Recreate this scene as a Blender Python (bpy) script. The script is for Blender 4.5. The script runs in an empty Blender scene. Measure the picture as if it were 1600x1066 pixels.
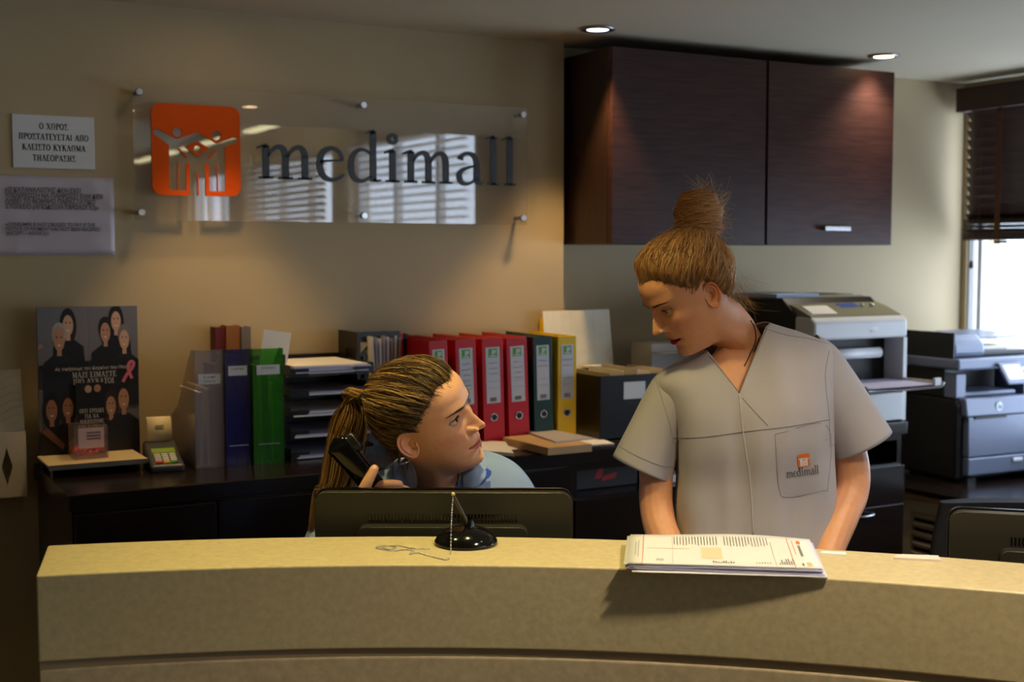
import bpy, bmesh, math, random
import numpy as np
from mathutils import Vector, Matrix, Quaternion
from mathutils.bvhtree import BVHTree
from mathutils.noise import noise as pnoise

random.seed(7); np.random.seed(7)
SC = bpy.context.scene
COL = SC.collection
PI = math.pi
def R(d): return d*PI/180

# ------------------------------------------------------------------ camera
YAW = R(29.0); FPX = 2000.0; PITCH = math.atan(138/FPX); CAMZ = 1.55
cam_d = bpy.data.cameras.new('camera'); cam = bpy.data.objects.new('camera', cam_d); COL.objects.link(cam)
cam.location = (0, 0, CAMZ); cam.rotation_euler = (PI/2-PITCH, 0, -YAW)
cam_d.sensor_width = 36; cam_d.lens = 36*FPX/1600; cam_d.clip_start = 0.05
cam_d.dof.use_dof = True; cam_d.dof.focus_distance = 2.45; cam_d.dof.aperture_fstop = 4.5
SC.camera = cam
# ------------------------------------------------------------------ world, exposure
SC.view_settings.view_transform = 'Standard'; SC.view_settings.look = 'None'
SC.view_settings.exposure = 0.25; SC.view_settings.gamma = 1; SC.view_settings.use_curve_mapping = False
wd = bpy.data.worlds.new('sky'); SC.world = wd; wd.use_nodes = True
bg = wd.node_tree.nodes['Background']; bg.inputs[0].default_value = (0.74, 0.84, 1.0, 1); bg.inputs[1].default_value = 6.0
SC.cycles.max_bounces = 8; SC.cycles.transparent_max_bounces = 16
SC.cycles.caustics_reflective = False; SC.cycles.caustics_refractive = False
SC.cycles.sample_clamp_indirect = 4.0

WARM = (1.0, 0.66, 0.30); WARM2 = (1.0, 0.86, 0.66); YELLOW = (1.0, 0.84, 0.32)

# ------------------------------------------------------------------ pixel -> place
cF = np.array([math.sin(YAW), math.cos(YAW), 0]); cR = np.array([math.cos(YAW), -math.sin(YAW), 0]); cU = np.array([0, 0, 1.0])
CAMP = np.array([0, 0, CAMZ])
def ray(px, py):
    a = (px-800)/FPX; b = (533-py)/FPX; c, s = math.cos(PITCH), math.sin(PITCH)
    return a*cR + (c+b*s)*cF + (b*c-s)*cU
def atd(px, py, d):
    v = ray(px, py); return CAMP + v*(d/float(v@cF))
def atY(px, py, Y): v = ray(px, py); return CAMP + v*(Y/v[1])
def atX(px, py, X): v = ray(px, py); return CAMP + v*(X/v[0])
def atZ(px, py, Z): v = ray(px, py); return CAMP + v*((Z-CAMZ)/v[2])
def Xat(px, Y, py=600): return float(atY(px, py, Y)[0])
def rd(r, d, z=0): p = r*cR + d*cF; return (float(p[0]), float(p[1]), z)

# ------------------------------------------------------------------ materials
def lin(c):
    return tuple(((v/255)/12.92 if v/255 <= .04045 else ((v/255+.055)/1.055)**2.4) for v in c[:3])+(1,)
MATS = {}
def mat(name, col, rough=.5, metal=0., spec=.5, var=.0, vscale=8., bump=0., bscale=200., trans=0., alpha=1., emit=None, estr=0., coat=0., stretch=None, sss=0., ior=1.45, attr=None, sheen=0.):
    """one procedural Principled material: base colour with noise variation and fine bump"""
    if name in MATS: return MATS[name]
    m = bpy.data.materials.new(name); m.use_nodes = True; nt = m.node_tree; b = nt.nodes['Principled BSDF']
    c = lin(col)
    b.inputs['Base Color'].default_value = c; b.inputs['Roughness'].default_value = rough; b.inputs['Metallic'].default_value = metal
    b.inputs['Specular IOR Level'].default_value = spec; b.inputs['Transmission Weight'].default_value = trans; b.inputs['Alpha'].default_value = alpha
    b.inputs['IOR'].default_value = ior; b.inputs['Coat Weight'].default_value = coat
    if sheen: b.inputs['Sheen Weight'].default_value = sheen
    if sss:
        b.inputs['Subsurface Weight'].default_value = sss; b.inputs['Subsurface Radius'].default_value = (.012, .005, .003); b.inputs['Subsurface Scale'].default_value = 1.0
    if emit: b.inputs['Emission Color'].default_value = lin(emit); b.inputs['Emission Strength'].default_value = estr
    tc = nt.nodes.new('ShaderNodeTexCoord'); mp = nt.nodes.new('ShaderNodeMapping'); nt.links.new(tc.outputs['Object'], mp.inputs[0])
    if stretch: mp.inputs['Scale'].default_value = stretch
    src = None
    if attr:
        at = nt.nodes.new('ShaderNodeAttribute'); at.attribute_name = attr; src = at.outputs['Color']
        nt.links.new(src, b.inputs['Base Color'])
    if var > 0:
        n = nt.nodes.new('ShaderNodeTexNoise'); n.inputs['Scale'].default_value = vscale; n.inputs['Detail'].default_value = 5
        nt.links.new(mp.outputs[0], n.inputs['Vector'])
        r = nt.nodes.new('ShaderNodeMapRange'); r.inputs['From Min'].default_value = .3; r.inputs['From Max'].default_value = .7
        r.inputs['To Min'].default_value = 1-var; r.inputs['To Max'].default_value = 1+var
        nt.links.new(n.outputs['Fac'], r.inputs['Value'])
        mx = nt.nodes.new('ShaderNodeMix'); mx.data_type = 'RGBA'; mx.blend_type = 'MULTIPLY'; mx.inputs[0].default_value = 1
        mx.inputs[6].default_value = c
        if src: nt.links.new(src, mx.inputs[6])
        nt.links.new(r.outputs[0], mx.inputs[7]); nt.links.new(mx.outputs[2], b.inputs['Base Color'])
    if bump > 0:
        n2 = nt.nodes.new('ShaderNodeTexNoise'); n2.inputs['Scale'].default_value = bscale; n2.inputs['Detail'].default_value = 3
        nt.links.new(mp.outputs[0], n2.inputs['Vector'])
        bp = nt.nodes.new('ShaderNodeBump'); bp.inputs['Strength'].default_value = bump; bp.inputs['Distance'].default_value = .002
        nt.links.new(n2.outputs['Fac'], bp.inputs['Height']); nt.links.new(bp.outputs[0], b.inputs['Normal'])
    MATS[name] = m
    return m
def clear_mat(name, tint=(255, 255, 255), body=.06, rough=.03, bodycol=None, ior=1.49):
    """thin clear plastic: see-through, a little body colour, Fresnel reflection"""
    if name in MATS: return MATS[name]
    m = bpy.data.materials.new(name); m.use_nodes = True; nt = m.node_tree; nt.nodes.clear()
    o = nt.nodes.new('ShaderNodeOutputMaterial'); t = nt.nodes.new('ShaderNodeBsdfTransparent'); t.inputs[0].default_value = lin(tint)
    d = nt.nodes.new('ShaderNodeBsdfDiffuse'); d.inputs[0].default_value = lin(bodycol or tint)
    g = nt.nodes.new('ShaderNodeBsdfGlossy'); g.inputs['Roughness'].default_value = rough
    f = nt.nodes.new('ShaderNodeFresnel'); f.inputs[0].default_value = ior
    m1 = nt.nodes.new('ShaderNodeMixShader'); m1.inputs[0].default_value = body
    nt.links.new(t.outputs[0], m1.inputs[1]); nt.links.new(d.outputs[0], m1.inputs[2])
    m2 = nt.nodes.new('ShaderNodeMixShader'); ge = nt.nodes.new('ShaderNodeNewGeometry'); ml = nt.nodes.new('ShaderNodeMath'); ml.operation = 'SUBTRACT'; ml.use_clamp = True; nt.links.new(f.outputs[0], ml.inputs[0]); nt.links.new(ge.outputs['Backfacing'], ml.inputs[1])
    nt.links.new(ml.outputs[0], m2.inputs[0]); nt.links.new(m1.outputs[0], m2.inputs[1]); nt.links.new(g.outputs[0], m2.inputs[2])
    nt.links.new(m2.outputs[0], o.inputs[0])
    MATS[name] = m
    return m
wood_s = (1.2, 14, 14)
M_wall = mat('wall_paint', (190, 172, 138), .75, var=.04, vscale=3, bump=.15, bscale=350)
M_ceil = mat('ceiling_paint', (206, 196, 172), .8, var=.02, vscale=2, bump=.1, bscale=300)
M_floor = mat('floor_stone', (92, 78, 62), .35, var=.15, vscale=5)
M_wenge = mat('wenge_wood', (58, 35, 31), .36, var=.35, vscale=6, stretch=(1.5, 16, 22), bump=.12, bscale=30, spec=.32)
M_wengeV = mat('wenge_wood_side', (48, 29, 20), .4, var=.3, vscale=6, stretch=(16, 16, 1.5), bump=.1, bscale=30)
M_dark = mat('sideboard_wood', (30, 20, 16), .22, var=.3, vscale=6, stretch=(1.5, 14, 14), spec=.5)
M_stone = mat('counter_composite', (202, 184, 140), .30, var=.10, vscale=90, bump=.05, bscale=400, spec=.45)
M_stonef = mat('counter_composite_greylit', (196, 176, 138), .55, var=.13, vscale=70, bump=.05, bscale=400, spec=.3)  # same stone as the top, with the front's greyer light put into its colour
M_groove = mat('groove_dark', (150, 130, 100), .6)
M_black = mat('black_plastic', (16, 15, 15), .35, var=.1, vscale=20)
M_blackg = mat('black_gloss', (10, 9, 9), .12)
M_mon = mat('monitor_shell', (44, 41, 32), .38, var=.05, vscale=30, bump=.05, bscale=900)
M_steel = mat('brushed_steel', (190, 190, 192), .25, 1.0)
M_steeld = mat('dark_steel', (120, 118, 115), .35, 1.0)
M_white = mat('white_paper', (236, 232, 226), .8, var=.03, vscale=6)
M_whitep = mat('white_plastic', (222, 224, 226), .4, var=.02)
M_orange = mat('orange_acrylic', (228, 88, 18), .65, var=.03, spec=.12)
M_letter = mat('letter_charcoal', (38, 42, 46), .35)
M_ink = mat('ink_black', (24, 24, 26), .8)
M_inkg = mat('ink_grey', (98, 94, 98), .8)
M_acryl = clear_mat('clear_acrylic', (252, 250, 246), .05, .015, (230, 226, 235), 2.0)
M_print = mat('printed_colour', (255, 255, 255), .45, attr='Col')
M_printm = mat('printed_matt', (255, 255, 255), .75, attr='Col')

# ------------------------------------------------------------------ mesh builder
PRINTS = {'lettering', 'card_print', 'poster_print', 'barcode', 'handwriting', 'form_print', 'label_writing', 'receipt_print', 'brand_lettering', 'badge_lettering', 'pocket_name', 'mark_figure', 'red_print'}
class MB:
    def __init__(s): s.v = []; s.f = []; s.c = []; s.cc = None
    def add(s, vs, fs):
        n = len(s.v); s.v += [tuple(map(float, p)) for p in vs]; s.f += [tuple(i+n for i in f) for f in fs]
        s.c += [s.cc]*len(fs); return s
    def box(s, x0, x1, y0, y1, z0, z1, rot=None, piv=None):
        vs = [Vector(p) for p in ((x0,y0,z0),(x1,y0,z0),(x1,y1,z0),(x0,y1,z0),(x0,y0,z1),(x1,y0,z1),(x1,y1,z1),(x0,y1,z1))]
        if rot is not None:
            pv = Vector(piv) if piv is not None else Vector(((x0+x1)/2, (y0+y1)/2, (z0+z1)/2)); vs = [pv+rot@(p-pv) for p in vs]
        return s.add(vs, [(3,2,1,0),(4,5,6,7),(0,1,5,4),(1,2,6,5),(2,3,7,6),(3,0,4,7)])
    def poly(s, pts, t, xf=None, flip=False):
        """2D polygon (x,z) extruded t along -y (front face at y=-t); concave handled by tessellation"""
        from mathutils.geometry import tessellate_polygon
        n = len(pts); tr = tessellate_polygon([[Vector((p[0], p[1], 0)) for p in pts]])
        area = sum(pts[i][0]*pts[(i+1)%n][1]-pts[(i+1)%n][0]*pts[i][1] for i in range(n))
        if area < 0: pts = list(reversed(pts)); tr = [tuple(n-1-i for i in t3) for t3 in tr]
        fr = [(p[0], -t, p[1]) for p in pts]; bk = [(p[0], 0, p[1]) for p in pts]
        fs = []
        for a, b, c in tr:
            ar = (pts[b][0]-pts[a][0])*(pts[c][1]-pts[a][1])-(pts[c][0]-pts[a][0])*(pts[b][1]-pts[a][1])
            if ar < 0: b, c = c, b
            fs.append((a, b, c))
            if t > 0: fs.append((c+n, b+n, a+n))
        if t > 0: fs += [(i, i+n, (i+1)%n+n, (i+1)%n) for i in range(n)]
        vs = fr+(bk if t > 0 else [])
        if xf: vs = [xf(Vector(p)) for p in vs]
        return s.add(vs, fs)
    def lathe(s, prof, n=24, c=(0,0,0), axis='z', cap=True):
        vs = []; fs = []
        for r, h in prof:
            for k in range(n):
                a = 2*PI*k/n; x, y = r*math.cos(a), r*math.sin(a)
                p = (x, y, h) if axis == 'z' else ((x, h, y) if axis == 'y' else (h, x, y))
                vs.append((c[0]+p[0], c[1]+p[1], c[2]+p[2]))
        m = len(prof); flip = axis == 'y'
        for i in range(m-1):
            for k in range(n):
                q = (i*n+k, i*n+(k+1)%n, (i+1)*n+(k+1)%n, (i+1)*n+k); fs.append(q[::-1] if flip else q)
        if cap:
            b = tuple(range(n)); t = tuple((m-1)*n+k for k in range(n))
            fs.append(b if flip else b[::-1]); fs.append(t[::-1] if flip else t)
        return s.add(vs, fs)
    def tube(s, path, rad, n=8, cap=True, flat=None):
        P = [Vector(p) for p in path]; m = len(P)
        rs = rad if hasattr(rad, '__len__') else [rad]*m
        vs = []; fs = []; up = None
        for i in range(m):
            t = (P[min(i+1, m-1)]-P[max(i-1, 0)]).normalized()
            if up is None:
                up = t.orthogonal().normalized() if flat is None else (Vector(flat)-t*t.dot(Vector(flat))).normalized()
            else:
                up = (up-t*t.dot(up)); up = up.normalized() if up.length > 1e-6 else t.orthogonal().normalized()
            b = t.cross(up)
            for k in range(n):
                a = 2*PI*k/n; r = rs[i]
                ra, rb = r if hasattr(r, '__len__') else (r, r)
                vs.append(P[i]+up*math.cos(a)*ra+b*math.sin(a)*rb)
        for i in range(m-1):
            for k in range(n): fs.append((i*n+k, i*n+(k+1)%n, (i+1)*n+(k+1)%n, (i+1)*n+k))
        if cap: fs.append(tuple(range(n))[::-1]); fs.append(tuple((m-1)*n+k for k in range(n)))
        return s.add(vs, fs)
    def sphere(s, c, r, nu=12, nv=8, sc=(1,1,1)):
        vs = [(c[0], c[1], c[2]+r*sc[2])]
        for j in range(1, nv):
            t = PI*j/nv
            for k in range(nu):
                a = 2*PI*k/nu; vs.append((c[0]+r*sc[0]*math.sin(t)*math.cos(a), c[1]+r*sc[1]*math.sin(t)*math.sin(a), c[2]+r*sc[2]*math.cos(t)))
        vs.append((c[0], c[1], c[2]-r*sc[2])); fs = []
        for k in range(nu): fs.append((0, 1+k, 1+(k+1)%nu))
        for j in range(nv-2):
            for k in range(nu): a = 1+j*nu; fs.append((a+k, a+nu+k, a+nu+(k+1)%nu, a+(k+1)%nu))
        a = 1+(nv-2)*nu
        for k in range(nu): fs.append((len(vs)-1, a+(k+1)%nu, a+k))
        return s.add(vs, fs)
    def grid(s, G, close=False):
        """G: rows x cols of points"""
        n = len(G); m = len(G[0]); vs = [p for row in G for p in row]; fs = []
        for i in range(n-1):
            for k in range(m if close else m-1): fs.append((i*m+k, i*m+(k+1)%m, (i+1)*m+(k+1)%m, (i+1)*m+k))
        return s.add(vs, fs)
    def build(s, name, material, parent=None, smooth=False, bevel=0., seg=2, angle=40, loc=None, solid=0., fixn=False):
        me = bpy.data.meshes.new(name); me.from_pydata(s.v, [], s.f); me.update()
        if fixn:
            bm = bmesh.new(); bm.from_mesh(me); bmesh.ops.recalc_face_normals(bm, faces=bm.faces); bm.to_mesh(me); bm.free()
        if any(c is not None for c in s.c):
            at = me.color_attributes.new('Col', 'FLOAT_COLOR', 'CORNER'); buf = np.ones((len(me.loops), 4), np.float32)
            for p in me.polygons:
                c = s.c[p.index] or (255, 255, 255)
                buf[p.loop_start:p.loop_start+p.loop_total] = lin(c)
            at.data.foreach_set('color', buf.ravel())
        if material: me.materials.append(material)
        if smooth: me.polygons.foreach_set('use_smooth', [True]*len(me.polygons))
        o = bpy.data.objects.new(name, me); COL.objects.link(o)
        if parent: o.parent = parent
        if loc is not None: o.location = loc
        if name in PRINTS: o['kind'] = 'stuff'
        if solid: md = o.modifiers.new('solid', 'SOLIDIFY'); md.thickness = solid; md.offset = 0
        if bevel: md = o.modifiers.new('bevel', 'BEVEL'); md.width = bevel; md.segments = seg; md.limit_method = 'ANGLE'; md.angle_limit = R(angle); md.harden_normals = False
        return o
def tag(o, label, cat, group=None):
    o['label'] = label; o['category'] = cat
    if group: o['group'] = group
    return o
def struct(o): o['kind'] = 'structure'; return o
def thing(name, label, cat, loc=(0,0,0), rotz=0., group=None):
    o = bpy.data.objects.new(name, None); COL.objects.link(o); o.empty_display_size = .05
    o.location = loc; o.rotation_euler = (0, 0, rotz)
    return tag(o, label, cat, group)
def box(name, m, parent, x0, x1, y0, y1, z0, z1, bevel=.0, rot=None, piv=None):
    return MB().box(x0, x1, y0, y1, z0, z1, rot, piv).build(name, m, parent, bevel=bevel)
def Rx(a): return Matrix.Rotation(a, 3, 'X')
def Ry(a): return Matrix.Rotation(a, 3, 'Y')
def Rz(a): return Matrix.Rotation(a, 3, 'Z')
def bez(p0, p1, p2, p3, n=10):
    out = []
    for i in range(n+1):
        t = i/n; u = 1-t
        out.append(tuple(u**3*a+3*u*u*t*b+3*u*t*t*c+t**3*d for a, b, c, d in zip(p0, p1, p2, p3)))
    return out
def catmull(pts, n=8):
    P = [np.array(p, float) for p in pts]; P = [2*P[0]-P[1]]+P+[2*P[-1]-P[-2]]; out = []
    for i in range(1, len(P)-2):
        for k in range(n):
            t = k/n; a, b, c, d = P[i-1], P[i], P[i+1], P[i+2]
            out.append(.5*((2*b)+(-a+c)*t+(2*a-5*b+4*c-d)*t*t+(-a+3*b-3*c+d)*t**3))
    out.append(P[-2]); return out
def smooth(t): t = np.clip(t, 0, 1); return t*t*(3-2*t)

# flat lettering ------------------------------------------------------
def text_polys(txt, size, bold=0., shear=0., align='LEFT', space=1.0):
    cu = bpy.data.curves.new('t', 'FONT'); cu.body = txt; cu.size = size; cu.offset = bold; cu.shear = shear; cu.align_x = align
    cu.space_line = space; cu.resolution_u = 2; cu.fill_mode = 'FRONT'
    o = bpy.data.objects.new('t', cu); COL.objects.link(o)
    dg = bpy.context.evaluated_depsgraph_get(); me = bpy.data.meshes.new_from_object(o.evaluated_get(dg))
    vs = [v.co.copy() for v in me.vertices]; fs = [tuple(p.vertices) for p in me.polygons]
    bpy.data.objects.remove(o); bpy.data.curves.remove(cu); bpy.data.meshes.remove(me)
    return vs, fs
def put_text(mb, txt, x, z, size, y=0., bold=0., shear=0., align='LEFT', space=1., sx=1.):
    vs, fs = text_polys(txt, size, bold, shear, align, space)
    mb.add([(x+v.x*sx, y, z+v.y) for v in vs], fs)
# serif capitals drawn as strokes on a 1-high grid: each stroke is a list of points, 'k' thick or 'n' thin; serif where an end is free
def _arc(cx, cy, rx, ry, a0, a1, n=12): return [(cx+rx*math.cos(R(a0+(a1-a0)*i/n)), cy+ry*math.sin(R(a0+(a1-a0)*i/n))) for i in range(n+1)]
GLY = {
 'O': (.8, [('r', .4, .5, .38, .5)]), 'I': (.4, [('k', .2, 0, .2, 1, 's')]),
 'X': (.8, [('k', .1, 1, .7, 0, 's'), ('n', .7, 1, .1, 0, 's')]),
 'P': (.68, [('k', .18, 0, .18, 1, 's'), ('b', .18, .5, .44, 1)]),
 'S': (.7, [('n', .08, .97, .62, .97), ('k', .1, .97, .4, .5), ('n', .4, .5, .08, .03), ('n', .08, .04, .64, .04), ('n', .63, .97, .63, .78), ('n', .65, .03, .65, .24)]),
 'W': (.85, [('o', .42, .56, .34, .44), ('n', .08, .03, .34, .03), ('n', .5, .03, .76, .03)]),
 'G': (.6, [('k', .18, 0, .18, 1, 's'), ('n', .18, .97, .56, .97), ('n', .55, .97, .55, .78)]),
 'Q': (.85, [('k', .2, 0, .2, 1, 's'), ('k', .65, 0, .65, 1, 's'), ('n', .2, .97, .65, .97)]),   # Pi
 'T': (.72, [('k', .36, 0, .36, 1, 's'), ('n', .05, .97, .67, .97), ('n', .06, .97, .06, .78), ('n', .66, .97, .66, .78)]),
 'A': (.8, [('n', .1, 0, .4, 1, 's0'), ('k', .4, 1, .7, 0, 's1'), ('n', .22, .34, .6, .34)]),
 'L': (.8, [('n', .1, 0, .4, 1, 's0'), ('k', .4, 1, .7, 0, 's1')]),                             # Lambda
 'D': (.8, [('n', .1, 0.03, .4, 1), ('k', .4, 1, .7, 0.03), ('n', .06, .03, .74, .03)]),          # Delta
 'E': (.68, [('k', .18, 0, .18, 1, 's'), ('n', .18, .97, .6, .97), ('n', .18, .5, .48, .5), ('n', .18, .03, .62, .03), ('n', .59, .97, .59, .8), ('n', .61, .03, .61, .22)]),
 'Y': (.76, [('k', .08, 1, .38, .46, 's0'), ('n', .68, 1, .38, .46, 's0'), ('k', .38, .48, .38, 0, 's1')]),
 'K': (.8, [('k', .18, 0, .18, 1, 's'), ('n', .18, .42, .62, 1, 's1'), ('k', .34, .6, .7, 0, 's1')]),
 'M': (.95, [('n', .15, 0, .15, 1, 's'), ('k', .15, 1, .46, .1), ('n', .46, .1, .78, 1), ('k', .78, 1, .78, 0, 's')]),
 'H': (.85, [('k', .2, 0, .2, 1, 's'), ('k', .65, 0, .65, 1, 's'), ('n', .2, .5, .65, .5)]),
 'N': (.85, [('n', .18, 0, .18, 1, 's'), ('k', .18, 1, .66, 0), ('n', .66, 0, .66, 1, 's1')]),
 'Z': (.7, [('n', .08, .97, .62, .97), ('k', .58, .97, .12, .03), ('n', .08, .03, .64, .03), ('n', .09, .97, .09, .8), ('n', .63, .03, .63, .22)]),
 ' ': (.42, []), '.': (.3, [('n', .1, .05, .18, .05)]), 'V': (.8, [('k', .1, 1, .4, 0, 's0'), ('n', .4, 0, .7, 1, 's1')]),
 'F': (.75, [('k', .37, 0, .37, 1, 's'), ('r', .37, .52, .32, .28)]), 'R': (.68, [('k', .18, 0, .18, 1, 's'), ('b', .18, .5, .44, 1), ('k', .34, .5, .66, 0, 's1')]),
 'C': (.7, [('r', .38, .5, .34, .5)]),
}
def serif_text(mb, txt, x, z, h, y=0., align='C', kt=.17, nt=.08, track=.06, sx=1.):
    """txt is written with Latin stand-ins for Greek capitals: Q=Pi, P=Rho, S=Sigma, W=Omega, L=Lambda, D=Delta"""
    wid = sum((GLY[c][0]+track) for c in txt)*h*sx
    cx = x-(wid/2 if align == 'C' else 0)
    def strip(pts, w):
        n = len(pts); L = []; Rr = []
        for i in range(n):
            a = pts[max(i-1, 0)]; b = pts[min(i+1, n-1)]; dx, dz = b[0]-a[0], b[1]-a[1]; l = math.hypot(dx, dz) or 1
            nx, nz = -dz/l, dx/l; ww = w[i] if hasattr(w, '__len__') else w
            L.append((pts[i][0]+nx*ww/2, pts[i][1]+nz*ww/2)); Rr.append((pts[i][0]-nx*ww/2, pts[i][1]-nz*ww/2))
        mb.add([(cx+p[0]*h*sx, y, z+p[1]*h) for p in L+Rr], [(i, n+i, n+i+1, i+1) for i in range(n-1)])
    for ch in txt:
        w, sts = GLY[ch]
        for st in sts:
            k = st[0]
            if k in 'kn':
                strip([(st[1], st[2]), (st[3], st[4])], kt if k == 'k' else nt)
                fl = st[5] if len(st) > 5 else ''
                sw = .17 if k == 'k' else .14
                if fl in ('s', 's0'): strip([(st[1]-sw, st[2]+(.025 if st[2] < .5 else -.025)), (st[1]+sw, st[2]+(.025 if st[2] < .5 else -.025))], .05)
                if fl in ('s', 's1'): strip([(st[3]-sw, st[4]+(.025 if st[4] < .5 else -.025)), (st[3]+sw, st[4]+(.025 if st[4] < .5 else -.025))], .05)
            elif k == 'r':
                pts = _arc(st[1], st[2], st[3]-.06, st[4]-.03, 0, 360, 20); strip(pts, [nt+(kt-nt)*abs(math.cos(R(18*i))) for i in range(21)])
            elif k == 'o':
                pts = _arc(st[1], st[2], st[3]-.05, st[4]-.03, -62, 242, 18); strip(pts, [nt+(kt-nt)*abs(math.cos(R(-62+304/18*i))) for i in range(19)])
            elif k == 'b':
                rx = st[3]; ry = (st[4]-st[2])/2
                pts = [(st[1], st[4]-.03)]+_arc(st[1]+rx*.45, st[2]+ry, rx*.55, ry-.03, 90, -90, 10)+[(st[1], st[2]+.03)]
                strip(pts, [nt]+[nt+(kt-nt)*math.cos(R(90-18*i)) for i in range(11)]+[nt])
        cx += (w+track)*h*sx

# family-of-three emblem (units: plate width = 1, origin lower-left), used on the wall sign, the pocket and the forms
def emblem_curve(name, w, h, t, material, parent, M=None):
    def q(x, y): return ((x-222)/518*w, (790-y)/540*h)
    rr = 58
    out = []
    for cx, cy, a0 in ((740-rr, 250+rr, 90), (222+rr, 250+rr, 180), (222+rr, 790-rr, 270)):
        for i in range(7): a = R(a0+90*i/6 if cx < 500 else 90-90*(6-i)/6); out.append((cx+rr*math.cos(a), cy-rr*math.sin(a)))
    ol = [(740-rr+rr*math.cos(R(a)), 250+rr-rr*math.sin(R(a))) for a in range(0, 91, 15)]
    ol += [(222+rr+rr*math.cos(R(a)), 250+rr-rr*math.sin(R(a))) for a in range(90, 181, 15)]
    ol += [(222+rr+rr*math.cos(R(a)), 790-rr-rr*math.sin(R(a))) for a in range(180, 271, 15)]
    ol += [(437, 790), (437, 588), (418, 606), (418, 760), (320, 760), (320, 494), (238, 436), (230, 420), (240, 404), (256, 402), (368, 458), (470, 416), (492, 416), (600, 472), (706, 432), (722, 438), (724, 454), (716, 462), (648, 494), (648, 760), (552, 760), (552, 606), (530, 588), (530, 790)]
    ol += [(740-rr+rr*math.cos(R(a)), 790-rr-rr*math.sin(R(a))) for a in range(270, 361, 15)]
    loops = [ol, [(410, 500), (485, 466), (556, 504), (485, 558)], [(366, 592), (372, 592), (372, 757), (366, 757)], [(598, 592), (604, 592), (604, 757), (598, 757)], [(481, 650), (489, 650), (489, 788), (481, 788)],
             [(372, 516), (381, 512), (424, 560), (418, 568)], [(598, 516), (589, 512), (546, 560), (552, 568)]]
    holes = [[(cx+r*math.cos(2*PI*i/18), cy+r*math.sin(2*PI*i/18)) for i in range(18)] for cx, cy, r in ((370, 418, 27), (598, 426, 28), (486, 513, 22))]
    cu = bpy.data.curves.new(name, 'CURVE'); cu.dimensions = '2D'; cu.fill_mode = 'BOTH'; cu.extrude = t/2
    for lp in loops+holes:
        sp = cu.splines.new('POLY'); sp.points.add(len(lp)-1); sp.use_cyclic_u = True
        for p, xy in zip(sp.points, lp): a, b = q(*xy); p.co = (a, b, 0, 1)
    o = bpy.data.objects.new(name, cu); COL.objects.link(o)
    dg = bpy.context.evaluated_depsgraph_get(); me = bpy.data.meshes.new_from_object(o.evaluated_get(dg)); bpy.data.objects.remove(o); bpy.data.curves.remove(cu)
    for v in me.vertices: v.co = Vector((v.co.x, -v.co.z, v.co.y))
    if M is not None: me.transform(M)
    me.materials.clear(); me.materials.append(material); me.name = name
    o = bpy.data.objects.new(name, me); COL.objects.link(o); o.parent = parent
    return o
# the lower-case serif letters of the sign: list of strips of (x, y, width), x-height 1
def _b(p0, p1, p2, p3, w0, w1, n=9, wm=None):
    pts = bez(p0, p1, p2, p3, n); out = []
    for i, p in enumerate(pts):
        t = i/n; w = w0+(w1-w0)*t if wm is None else (1-t)**2*w0+2*t*(1-t)*wm+t*t*w1
        out.append((p[0], p[1], w))
    return out
def _sf(x, y=.035, l=.2, w=.07): return [(x-l, y, w), (x+l, y, w)]
def _stem(x, y0, y1, w=.19): return [(x, y0, w), (x, y1, w)]
def _flag(x, y): return [(x-.24, y-.10, .05), (x-.10, y-.05, .10), (x+.06, y-.02, .13)]
LET = {
 'm': (1.72, [_stem(.3, 0, .98), _sf(.3), _flag(.28, 1.0),
              _b((.36, .66, 0), (.48, .98, 0), (.84, 1.12, 0), (.86, .66, 0), .07, .19, wm=.16), _stem(.86, 0, .68), _sf(.86),
              _b((.92, .66, 0), (1.04, .98, 0), (1.40, 1.12, 0), (1.42, .66, 0), .07, .19, wm=.16), _stem(1.42, 0, .68), _sf(1.42)]),
 'e': (.92, [_b((.14, .56, 0), (.3, .60, 0), (.55, .60, 0), (.82, .62, 0), .07, .07), _b((.80, .62, 0), (.80, 1.1, 0), (.12, 1.12, 0), (.13, .5, 0), .09, .19, 12),
             _b((.13, .52, 0), (.13, -.1, 0), (.62, -.06, 0), (.85, .2, 0), .19, .05, 12, wm=.16)]),
 'd': (1.12, [_b((.74, .86, 0), (.5, 1.1, 0), (.12, .95, 0), (.14, .48, 0), .07, .19, 12), _b((.14, .5, 0), (.13, -.06, 0), (.5, -.1, 0), (.76, .18, 0), .19, .08, 12),
              _stem(.82, .0, 1.55), _flag(.8, 1.56), [(.82, .06, .12), (.95, .03, .08), (1.06, .06, .05)]]),
 'i': (.58, [_stem(.3, 0, .98), _sf(.3), _flag(.28, 1.0), [(.3+.12*math.cos(R(a)), 1.34+.12*math.sin(R(a)), .13) for a in range(0, 361, 30)]]),
 'a': (.98, [_b((.16, .80, 0), (.22, 1.06, 0), (.74, 1.10, 0), (.72, .62, 0), .16, .19, 12, wm=.08), _stem(.72, .18, .64), [(.72, .2, .19), (.76, .07, .15), (.84, .03, .09), (.95, .09, .05)],
             _b((.68, .60, 0), (.4, .54, 0), (.12, .48, 0), (.14, .24, 0), .06, .18), _b((.14, .26, 0), (.14, -.04, 0), (.46, -.08, 0), (.70, .2, 0), .18, .06), [(.19, .78, .18), (.2, .84, .12)]]),
 'l': (.56, [_stem(.3, 0, 1.56), _sf(.3), _flag(.28, 1.58)]),
}
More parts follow.
